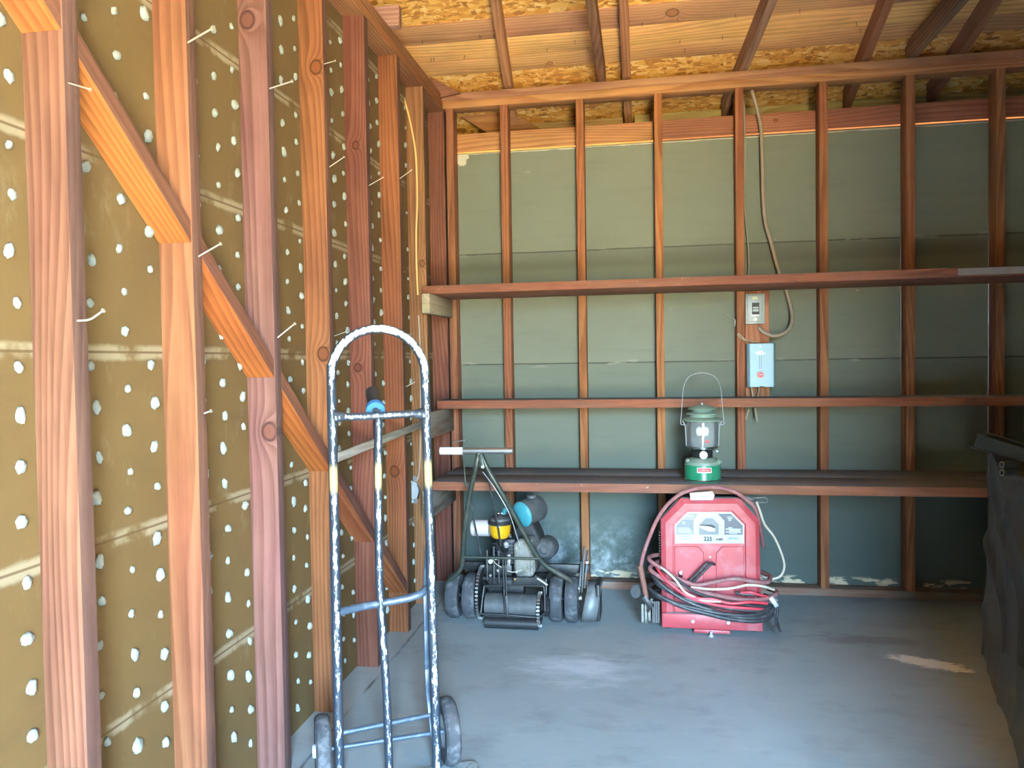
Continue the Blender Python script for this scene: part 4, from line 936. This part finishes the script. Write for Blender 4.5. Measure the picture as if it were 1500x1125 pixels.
# dusty top sheet
m = MB(); m.obox((outer[2][0]+.004, (WF+WB)/2+.010, outer[2][1]-.017), (outer[3][0]-.004, (WF+WB)/2+.010, outer[3][1]-.017), (0, 1, -.123), .26, .004, .001); m.build('top_cover', 'dustygrey', wd)
for (a_, b_) in ((outer[1], outer[2]), (outer[3], outer[4])):
    m = MB(); n_ = V((-(b_[1]-a_[1]), 0, b_[0]-a_[0])).normalized()*.0022
    m.obox(V((a_[0], (WF+WB)/2+.014, a_[1]-.017))+n_, V((b_[0], (WF+WB)/2+.014, b_[1]-.017))+n_, (0, 1, -.123), .25, .003, .001); m.build('shoulder_cover', 'dustygrey', wd)
# base skirt, tab and bolt
bl, br_ = wp(970, 906)[0]-.002, wp(1117, 906)[0]; 
m = MB(); m.box((bl, WF-.012, .022), (br_, WB, .088), None, .006); m.build('base_skirt', 'red', wd)
m = MB(); m.box((bl+.02, WF-.006, .086), (br_-.012, WF+.02, .0905)); m.build('base_lip', 'dustygrey', wd)
for x in (1015, 1067): 
    p = at(x, 916, WF-.012); m = MB(); m.lathe([(0, .003), (.006, .003), (.0085, 0)], (p.x, WF-.012, .056), (0, -1, 0), 14); m.build('screw', 'galv', wd)
x0, x1 = at(1016, 929, WF).x, at(1069, 929, WF).x
m = MB(); m.box((x0, WF-.022, .008), (x1, WF+.05, .024), None, .004); m.build('foot_tab', 'red', wd)
m = MB(); p = at(1042, 936, WF-.04); m.cyl((p.x, WF-.035, .003), (p.x, WF-.035, .022), .0065, None, 10); m.cyl((p.x, WF-.035, 0), (p.x, WF-.035, .005), .012, None, 12); m.build('levelling_foot', 'galv', wd)
for x in (bl+.03, br_-.03):
    for y in (WF+.06, WB-.03): m = MB(); m.cyl((x, y, 0), (x, y, .024), .015, None, 14); m.build('foot', 'darkrubber', wd)
# nameplate
NP = [wp(989, 796, .01), wp(989, 769, .01), wp(1007.5, 750, .01), wp(1071, 750, .01), wp(1090, 769.5, .01), wp(1090, 796, .01)]
NY = RY
m = MB(); m.prism(NP, lambda x, z: V((x, NY-.002, z)), lambda x, z: V((x, NY, z))); npl = m.build('nameplate', 'plate', wd, bevel=.0006)
def onplate(pts, name, mat, lift, parent=npl):
    P = [wp(x, y, .008) for x, y in pts]; m = MB(); m.prism(P, lambda x, z: V((x, NY-.002-lift, z)), lambda x, z: V((x, NY-.0018, z))); return sub(m, name, mat, parent, wd, smooth=False)
onplate([(991, 783), (991, 770), (1008, 752.5), (1022, 752.5), (1016, 763), (1016, 783)], 'left_print', 'plategrey', .0004)
onplate([(1061, 783.5), (1061, 763), (1051, 752.5), (1070.5, 752.5), (1088, 770), (1088, 783.5)], 'right_print', 'platedark', .0004)
onplate([(1024, 783.5), (1024, 769), (1034, 759), (1044, 759), (1053, 768), (1053, 783.5)], 'dial_window', 'plategrey', .0004)
onplate([(1025, 768.5), (1043, 768.5), (1048.5, 772), (1046, 773.5), (1040, 771), (1025, 771)], 'pointer_shadow', 'ink', .0010)
onplate([(1024.5, 770), (1038, 771), (1047, 774), (1047, 778), (1038, 778), (1026, 773)], 'dial_pointer', 'palepointer', .0030)
# small printed figures on the dial ring and line print
xd, zd = (1, 0, 0), (0, 0, 1)
def ptext(s_, x, y, size, mat, name='lettering', parent=npl, lift=.0026, bold=0.0):
    p = at(x, y, WF+.008); o = text_mesh(s_, size, (p.x, NY-lift, p.z), xd, zd, mat, name, bold=bold)
    o.data.transform(Matrix.Translation(-V(wd['world_built']))); o.parent = parent; return o
ptext('225', 1037, 789.6, .0245, 'ink', bold=.0009); ptext('AMP', 1054, 790.3, .0165, 'ink', bold=.0005)
for s_, x, y in (('40', 1020.5, 782), ('60', 1020.5, 776), ('75', 1020.5, 770), ('90', 1023, 764), ('105', 1028, 759.5), ('120', 1035, 756.5), ('135', 1043, 756.5), ('150', 1049, 759.5), ('165', 1054, 764), ('180', 1056.5, 770), ('200', 1056.5, 776), ('225', 1056.5, 782)): ptext(s_, x, y, .0062, 'platedark')
def lines(rows, mat):
    m = MB()
    for x0, x1, y, h in rows:
        a_, b_ = wp(x0, y+h/2, .008), wp(x1, y-h/2, .008); m.box((a_[0], NY-.0027, a_[1]), (b_[0], NY-.0020, b_[1]))
    sub(m, 'fine_print', mat, npl, wd, smooth=False)['kind'] = 'stuff'
lines([(1004, 1018, 754.8, 1.2), (1004, 1017, 757, 1), (999.5, 1018, 760, .9), (1000, 1003, 766, 2.6), (993, 1010, 773.5, .8), (993, 1012, 775.7, .8), (993, 1014, 778, .8), (993, 1014, 780.3, .8)], 'plate')
lines([(1065, 1073, 757.5, 1), (1066, 1072, 760, 1), (1067, 1071, 762.5, 1), (1067, 1073, 773, .9), (1063, 1086, 775.2, 1), (1068, 1084, 777.3, 1.4), (1063, 1086, 779.4, .9), (1068, 1080, 781.4, .8)], 'plate')
lines([(994, 1012, 785.4, .5), (994, 1012, 789, .5), (1025, 1053, 781.5, .9)], 'plategrey')
m = MB()
x0, x1 = at(1064, 788.5, WF).x, at(1082, 788.5, WF).x; z0, z1 = wp(1064, 790.8)[1], wp(1064, 786)[1]
for bx in ((x0, z0, x1, z0+.001), (x0, z1-.001, x1, z1), (x0, z0, x0+.001, z1), (x1-.001, z0, x1, z1)): m.box((bx[0], NY-.0027, bx[1]), (bx[2], NY-.002, bx[3]))
sub(m, 'logo_frame', 'ink', npl, wd, smooth=False); ptext('LINCOLN', 1073.5, 788.4, .0088, 'ink', bold=.0003); ptext('E', 1066.5, 791.6, .0065, 'ink', bold=.0002)
for x in (991.5, 1087.5):
    p = at(x, 793.3, WF+.008); m = MB(); m.cyl((p.x, NY-.002, p.z), (p.x, NY-.0035, p.z), .0026, None, 8); sub(m, 'rivet', 'steel', npl, wd)
p = at(1040, 816, WF+.01); m = MB(); m.lathe([(0, .004), (.004, .003), (.0055, 0)], (p.x, RY, p.z), (0, -1, 0), 12); sub(m, 'panel_screw', 'galv', fp, wd)
p = at(997, 841, WF); m = MB(); m.box((p.x-.010, RY-.016, p.z-.014), (p.x+.010, RY-.004, p.z+.014), None, .003); sub(m, 'toggle_switch', 'chrome', fp, wd)
# louvres on the left side
for k in range(10):
    z_ = .33+k*.012; m = MB(); m.obox((outer[0][0]-.004, WF+.05, z_), (outer[0][0]-.004, WF+.10, z_), (1, 0, .6), .012, .004); sub(m, 'louvre', 'dustygrey', cs, wd)
# paper tag on the top
P = [(1011, 723), (1044, 721), (1047, 726), (1044, 732), (1011, 732)]
m = MB(); pp = [at(x, y, WF-.004) for x, y in P]; m.prism([(q_.x, q_.z) for q_ in pp], lambda x, z: V((x, WF-.012+(z-pp[4].z)*.8, z)), lambda x, z: V((x, WF-.0105+(z-pp[4].z)*.8, z))); tgp = m.build('paper_tag', 'paper', wd, smooth=False)
m = MB(); c0 = at(1031, 727.5, WF-.012); m.box((c0.x-.03, WF-.0095-.0035, c0.z-.0015), (c0.x+.03, WF-.0085-.0035, c0.z+.0015)); sub(m, 'faint_writing', 'boxblue', tgp, wd)
# cables
CY = WF-.03
def cab(pts, r, mat, name='cable', lab=None):
    m = MB(); m.tube([at(x, y, WF+d) for x, y, d in pts], r, 10, True, 5); o = m.build(name, mat, wd)
    if lab: o['label'] = lab
    return o
cab([(939, 828, -.03), (943, 810, -.03), (954, 780, -.02), (966, 755, 0), (982, 735, .02), (1005, 720, .03), (1040, 713.5, .03), (1072, 719, .03), (1092, 731, .03), (1106, 745, .03), (1113, 770, .06), (1118, 800, .15)], .0088, 'cablemauve', 'electrode_cable')
m = MB(); a, b = at(937.5, 828, WF-.03), at(945, 866, WF-.03); m.tube([a, a*.6+b*.4, b], .0135, 14, False, r_end=.012); m.tube([b, at(948, 880, WF-.03)], .012, 12, False, r_end=.009)
hd = m.build('electrode_holder', 'holder', wd)
m = MB(); m.obox(at(942, 873, WF-.03), at(955, 890, WF-.03), (0, 1, 0), .022, .026, .003); m.obox(at(955, 876, WF-.03), at(949, 896, WF-.03), (0, 1, 0), .016, .014, .002); sub(m, 'holder_jaw', 'black', hd, wd)
m = MB()
for x, y0, y1 in ((941, 884, 911), (946, 884, 912), (951, 888, 909)): m.obox(at(x, y0, WF-.01), at(x+.5, y1, WF-.015), (0, 1, 0), .02, .011, .002)
sub(m, 'jaw_tips', 'cast', hd, wd)
p = at(932, 866, WF+.02); m = MB(); m.lathe([(0, -.008), (.028, -.006), (.032, 0), (.028, .006), (0, .008)], p, (.8, -1, .1), 24); m.build('caster', 'tankgrey', wd)
for k in range(4):
    x = 956.5+k*2.8; m = MB(); m.obox(at(x, 880, WF+.05), at(x, 911.5, WF+.03), (0, 1, 0), .05, .0055, .001); m.build('vent_rib', 'dustygrey', wd)
# wrapped coils, left end to right end, sagging across the front
cab([(967, 812, .10), (953, 815, .03), (952, 821, -.01), (968, 832, -.03), (990, 846, -.04), (1006, 853, -.045), (1022, 857, -.045), (1045, 853, -.045), (1075, 848, -.04), (1105, 852, -.035), (1124, 853, -.01), (1128, 844, .05), (1115, 838, .12)], .0092, 'cablemauve')
cab([(966, 822, .10), (955, 828, .02), (954, 836, -.02), (975, 850, -.045), (1000, 860, -.055), (1030, 868, -.06), (1060, 874, -.06), (1095, 879, -.05), (1125, 876, -.03), (1138, 868, .02), (1125, 862, .12)], .0096, 'cablemauve')
cab([(968, 832, .10), (955, 838, 0), (962, 850, -.05), (985, 868, -.07), (1010, 882, -.08), (1040, 893, -.085), (1070, 902, -.08), (1100, 905, -.07), (1125, 901, -.045), (1134, 888, -.02), (1133, 878, .04), (1120, 872, .14)], .0092, 'cableblack')
cab([(968, 850, .10), (951, 858, 0), (958, 868, -.05), (980, 880, -.075), (1005, 891, -.085), (1035, 899, -.09), (1070, 907, -.085), (1105, 910, -.07), (1122, 907, -.05), (1132, 898, -.02), (1134, 886, .05)], .0092, 'cableblack')
cab([(966, 862, .08), (957, 870, -.02), (968, 876, -.06), (992, 884, -.078), (1025, 892, -.088), (1060, 899, -.088), (1100, 901, -.07), (1128, 893, -.03), (1132, 880, .03)], .0085, 'cableblack')
cab([(964, 845, .06), (960, 852, -.03), (975, 864, -.06), (1002, 876, -.075), (1040, 886, -.08), (1080, 893, -.075), (1115, 894, -.05), (1134, 884, 0), (1130, 876, .08)], .0078, 'cableblack')
cab([(960, 828, .0), (975, 838, -.05), (996, 852, -.06), (1012, 864, -.07), (1030, 872, -.078), (1052, 878, -.078), (1080, 884, -.072), (1110, 888, -.055), (1128, 886, -.02)], .0062, 'cableblack')
cab([(959, 826, .0), (972, 846, -.05), (990, 862, -.065), (1008, 874, -.08), (1030, 882, -.088), (1060, 888, -.085), (1095, 891, -.075), (1122, 893, -.04)], .0065, 'cablered')
cab([(1000, 868, -.07), (1020, 876, -.088), (1045, 878, -.09), (1070, 884, -.088), (1098, 882, -.075), (1124, 884, -.04)], .0062, 'cablered')
cab([(1085, 868, -.05), (1100, 868, -.06), (1115, 872, -.05), (1130, 875, -.01)], .006, 'cablered')
cab([(958, 824, .01), (975, 836, -.056), (990, 850, -.068), (1002, 866, -.078), (1016, 874, -.086), (1034, 880, -.092), (1056, 881, -.092)], .0052, 'cablebeige')
cab([(1012, 860, -.045), (1040, 863, -.05), (1070, 862, -.05), (1095, 857, -.045), (1118, 859, -.03), (1134, 864, .0)], .0058, 'cablebeige')
cab([(1108, 735, .03), (1113, 748, .04), (1120, 768, .05), (1133, 785, .05), (1143, 806, .05), (1149, 828, .05), (1144, 843, .05), (1132, 848, .05), (1120, 846, .06), (1112, 842, .1)], .0052, 'cablebeige', 'power_cord')
for dx, dy_ in ((0, 0), (6, 1)):
    cab([(1008+dx, 853+dy_, -.035), (1018+dx, 843+dy_, -.04), (1028+dx, 833+dy_, -.04), (1036+dx, 825+dy_, -.035), (1041+dx, 826+dy_, -.01)], .0062, 'cableblack', 'cable_end')
cab([(1078, 868, -.045), (1086, 870, -.05), (1100, 871, -.05), (1112, 870, -.045)], .0075, 'cableblack', 'cable_end')
m = MB(); m.ball(at(1133, 880, WF-.03), .017, (1.1, .8, .9)); m.obox(at(1128, 874, WF-.035), at(1138, 888, WF-.035), (0, 1, 0), .025, .02, .004); m.build('ground_clamp', 'galv', wd)
cab([(1135, 885, -.02), (1139, 895, -.02), (1138, 908, -.03), (1141, 920, -.06), (1143, 926, -.07)], .006, 'cableblack', 'cable_tail')
cab([(1137, 884, -.02), (1135, 900, -.03), (1137, 912, -.05), (1131, 925, -.07)], .005, 'cableblack', 'cable_tail')
# wire clip lying at the right shoulder
rt = thing('wire_clip', 'open wire clip lying at the right shoulder of the red welder', 'clip', at(1090, 735, WF+.05))
m = MB(); m.tube([at(x, y, WF+.05) for x, y in ((1091, 729, ), (1103, 730), (1118, 728.5), (1124, 731), (1123, 736), (1112, 736), (1098, 736))], .0025, 8); m.build('wire_loop', 'sheetmetal', rt)
m = MB(); m.obox(at(1090, 728, WF+.05), at(1108, 734, WF+.05), (0, 1, 0), .014, .014, .002); m.build('jaw', 'black', rt)

# ------------------------------------------------------------------ lantern
LC = V((1.335, -.40, .648))
la = thing('lantern', 'green fuel lantern with a glass globe and wire handle, on the bottom shelf', 'lantern', LC)
m = MB(); m.lathe([(0, .0), (.078, 0), (.083, .006), (.0845, .010), (.083, .014), (.083, .080), (.079, .092), (.060, .106), (.035, .113), (0, .114)], LC, (0, 0, 1), 40); fo = m.build('fuel_fount', 'lgreen', la)
m = MB(); m.lathe([(.0838, .079), (.0796, .0925), (.0606, .1066), (.0356, .1136), (.02, .1142)], LC, (0, 0, 1), 40); sub(m, 'dusty_shoulder', 'lhat', fo, la)
m = MB(); m.lathe([(.0848, .007), (.0862, .010), (.0848, .013)], LC, (0, 0, 1), 40); sub(m, 'bottom_rim', 'chrome', fo, la)
m = MB(); m.lathe([(0, .112), (.046, .112), (.047, .142), (.030, .148), (0, .148)], LC, (0, 0, 1), 28); co = m.build('collar', 'black', la)
m = MB(); m.lathe([(.049, .146), (.060, .150), (.073, .160), (.074, .165), (.05, .166), (0, .166)], LC, (0, 0, 1), 32); m.build('globe_tray', 'chrome', la)
m = MB(); m.lathe([(.069, .166), (.0725, .18), (.0735, .225), (.0725, .272), (.069, .286), (.067, .286), (.0705, .27), (.0715, .225), (.0705, .18), (.067, .166), (.069, .166)], LC, (0, 0, 1), 40); gb = m.build('glass_globe', 'glass', la)
m = MB(); m.lathe([(0, .166), (.012, .166), (.009, .20), (.009, .27), (0, .27)], LC, (0, 0, 1), 14); m.build('burner_tube', 'chrome', la)
for s_ in (-1, 1):
    c = LC+V((s_*.016, -.004, .232)); m = MB(); m.lathe([(0, -.022), (.010, -.018), (.0145, -.004), (.013, .012), (.007, .020), (0, .022)], c, (0, 0, 1), 18); m.build('mantle', 'mantle', la)
m = MB(); c = LC+V((.016, -.069, .192)); m.ball(c, .009, (1.1, .2, .9)); sub(m, 'red_mark', 'logored', gb, la)
m = MB(); m.lathe([(.06, .285), (.0925, .284), (.094, .289), (.080, .297), (.060, .301), (.058, .312), (.073, .314), (.0735, .318), (.055, .322), (.044, .330), (.046, .334), (.064, .337), (.0655, .341), (.050, .350), (.022, .357), (0, .358)], LC, (0, 0, 1), 40); hv = m.build('vent_hood', 'lhat', la)
m = MB(); m.lathe([(.006, .357), (.0055, .362), (.003, .368), (0, .369)], LC, (0, 0, 1), 12); sub(m, 'hood_nut', 'galv', hv, la)
b = [(-.076, .262), (-.096, .266), (-.099, .275), (-.094, .33), (-.088, .41), (-.078, .46), (-.052, .494), (0, .508), (.052, .494), (.078, .46), (.088, .41), (.094, .33), (.099, .275), (.096, .266), (.076, .262)]
m = MB(); m.tube([LC+V((x, 0, z)) for x, z in b], .0017, 8); m.build('bail_handle', 'galv', la)
for s_ in (-1, 1):
    m = MB(); m.tube([LC+V((s_*.0925, 0, .284)), LC+V((s_*.080, 0, .264)), LC+V((s_*.0765, 0, .23)), LC+V((s_*.074, 0, .165))], .0022, 8); m.build('frame_wire', 'galv', la)
p = LC+V((0, -.062, .1285)); m = MB(); m.cyl(LC+V((0, -.03, .1285)), p, .005, None, 10); m.lathe([(0, .010), (.014, .009), (.0185, .004), (.0185, -.004), (.012, -.008), (0, -.008)], p, (0, -1, 0), 24); m.build('valve_knob', 'white', la)
m = MB(); c = LC+V((.070, -.035, .092)); m.lathe([(0, 0), (.013, 0), (.0135, .012), (.010, .016), (0, .016)], c, (.5, -.35, .75), 18); m.build('filler_cap', 'lhat', la)
m = MB(); c = LC+V((-.066, -.03, .094)); m.lathe([(0, 0), (.010, 0), (.010, .014), (0, .016)], c, (-.6, -.3, .7), 16); m.build('pump_cap', 'lhat', la)
m = MB(); m.cyl(LC+V((.058, -.03, .146)), LC+V((.068, -.03, .140)), .006, None, 10); m.build('cleaning_lever', 'galv', la)
# wrapped label
def wrap(x, z, r): a_ = x/.0835; return LC+V((math.sin(a_)*r, -math.cos(a_)*r, z))
def wrapquad(name, x0, x1, z0, z1, r, mat, parent):
    m = MB(); n = 12; va = []
    for i in range(n+1):
        x = x0+(x1-x0)*i/n; va.append((m.bm.verts.new(wrap(x, z0, r)), m.bm.verts.new(wrap(x, z1, r))))
    for A, B in zip(va, va[1:]): m.bm.faces.new((A[0], B[0], B[1], A[1]))
    return sub(m, name, mat, parent, la, smooth=True)
wrapquad('label_plate', -.031, .035, .048, .072, .0834, 'white', fo)
wrapquad('label_field', -.028, .033, .0535, .0695, .0838, 'logored', fo)
lt = text_mesh('Coleman', .0135, (0, 0, 0), (1, 0, 0), (0, 1, 0), 'white', 'lettering', .0002)
for v in lt.data.vertices: v.co = wrap(v.co.x+.0025, v.co.y+.0615, .0842)-LC
lt.parent = fo

# ------------------------------------------------------------------ covered tote on the right
bx0 = 2.47
q = MB(); q.box((bx0, -1.95, .02), (3.2, -.78, .70), None, .02); q.box((bx0-.012, -1.965, .66), (3.21, -.77, .735), None, .012)
tt = q.build('storage_tote', 'tote'); tag(tt, 'big dark brown storage tote seen dimly through the plastic sheet', 'tote')
m = MB(); NU, NV = 110, 90
def sheet_pt(u, v):         # u along the side (back -> front), v top -> floor
    Y = -.735-u*1.3; zt = .775+.05*math.exp(-((u-.02)/.05)**2)-.012*u
    z = zt*(1-v)+.004
    fl = (v**2.2)*(.02+.36*u)
    def ridge(t, wd): t = (t % 1.0)-.5; return math.exp(-(t/wd)**2)
    x = 2.432-fl+.004*math.sin(9*(u*1.6+v*.8))
    k = v-u*1.55
    for off, sp_, wd, h in ((.10, 1.0, .042, .022), (.36, 1.0, .034, .016), (.58, 1.0, .046, .022), (.82, 1.0, .036, .018)):
        x -= h*ridge(k*.9+off+.03*math.sin(7*u+5*off), wd)*min(1, .25+v*1.6)*(1-.75*v**3)
    x -= .012*ridge(v*.6+u*1.2+.2, .03)*max(0, 1-v*1.2)
    if u < .02: x += .0
    return V((x, Y+.012*math.sin(9*v)*(1-u), z))
gr = [[m.bm.verts.new(sheet_pt(i/NU, j/NV)) for j in range(NV+1)] for i in range(NU+1)]
for i in range(NU):
    for j in range(NV): m.bm.faces.new((gr[i][j], gr[i+1][j], gr[i+1][j+1], gr[i][j+1]))
# top flap and back flap
tp_ = [[gr[i][0]]+[m.bm.verts.new(V((2.432+k*.10, gr[i][0].co.y, gr[i][0].co.z+.012*math.sin(i*.4+k)*(k > 0)-.01*k))) for k in range(1, 9)] for i in range(NU+1)]
for i in range(NU):
    for k in range(8): m.bm.faces.new((tp_[i][k], tp_[i+1][k], tp_[i+1][k+1], tp_[i][k+1]))
bk = [[gr[0][j]]+[m.bm.verts.new(V((gr[0][j].co.x+k*.10, gr[0][j].co.y+.015*math.sin(j*.22+k), gr[0][j].co.z))) for k in range(1, 9)] for j in range(NV+1)]
for j in range(NV):
    for k in range(8): m.bm.faces.new((bk[j][k], bk[j][k+1], bk[j+1][k+1], bk[j+1][k]))
ps = m.build('plastic_sheet', 'sheet', angle=3.2); tag(ps, 'clear wrinkled plastic sheet draped over the dark tote on the right', 'sheet')
def channel(name, a, b, wdt, label):
    rt = MB(); x = (V(b)-V(a)).normalized(); y = x.cross(V((0, 0, 1))).normalized(); z = y.cross(x)
    prof = [(-wdt/2, 0), (wdt/2, 0), (wdt/2, .05), (wdt/2-.006, .05), (wdt/2-.006, .006), (-wdt/2+.006, .006), (-wdt/2+.006, .05), (-wdt/2, .05)]
    rt.prism(prof, lambda p, q_: V(a)+y*p+z*q_, lambda p, q_: V(b)+y*p+z*q_)
    return tag(rt.build(name, 'darkplastic', smooth=False, bevel=.002), label, 'channel')
a, b = at(1434, 652, -.80), at(1560, 692, -1.0); ch = channel('plastic_channel', a, b, .09, 'black plastic channel lying across the top of the covered tote')
m = MB(); a, b = at(1423, 655, -.745), at(1560, 688, -.98); m.obox(a, b, (0, 1, 0), .04, .008, .002); fl = m.build('lower_board', 'darkplastic'); fl.parent = ch  # separate second board, attached to the channel as if its lip
q = MB(); a = at(1466, 668, -.86); q.box((a.x+.06, -1.9, .80), (a.x+.7, -1.06, .83), None, .006); tag(q.build('dark_board', 'darkplastic'), 'flat black board resting on the sheet above the tote', 'board')
for (x, y, lab) in ((1468.5, 680.5, 'upper small pipe end poking out beside the sheet corner'), (1468.5, 692.5, 'lower pipe end with a bright rim beside the sheet corner')):
    p = at(x, y, -.99); m = MB(); m.lathe([(.0085, 0), (.0125, 0), (.0125, .05), (.0085, .05), (.0085, 0)], p, (1, .25, 0), 20)
    o = m.build('pipe', 'darkplastic'); tag(o, lab, 'pipe', 'pipe ends on the covered tote')
    m = MB(); m.lathe([(.0088, -.003), (.0128, -.003), (.0132, .004), (.0128, .006), (.0088, .004), (.0088, -.003)], p, (1, .25, 0), 20); r_ = m.build('pipe_rim', 'chrome'); r_.parent = o
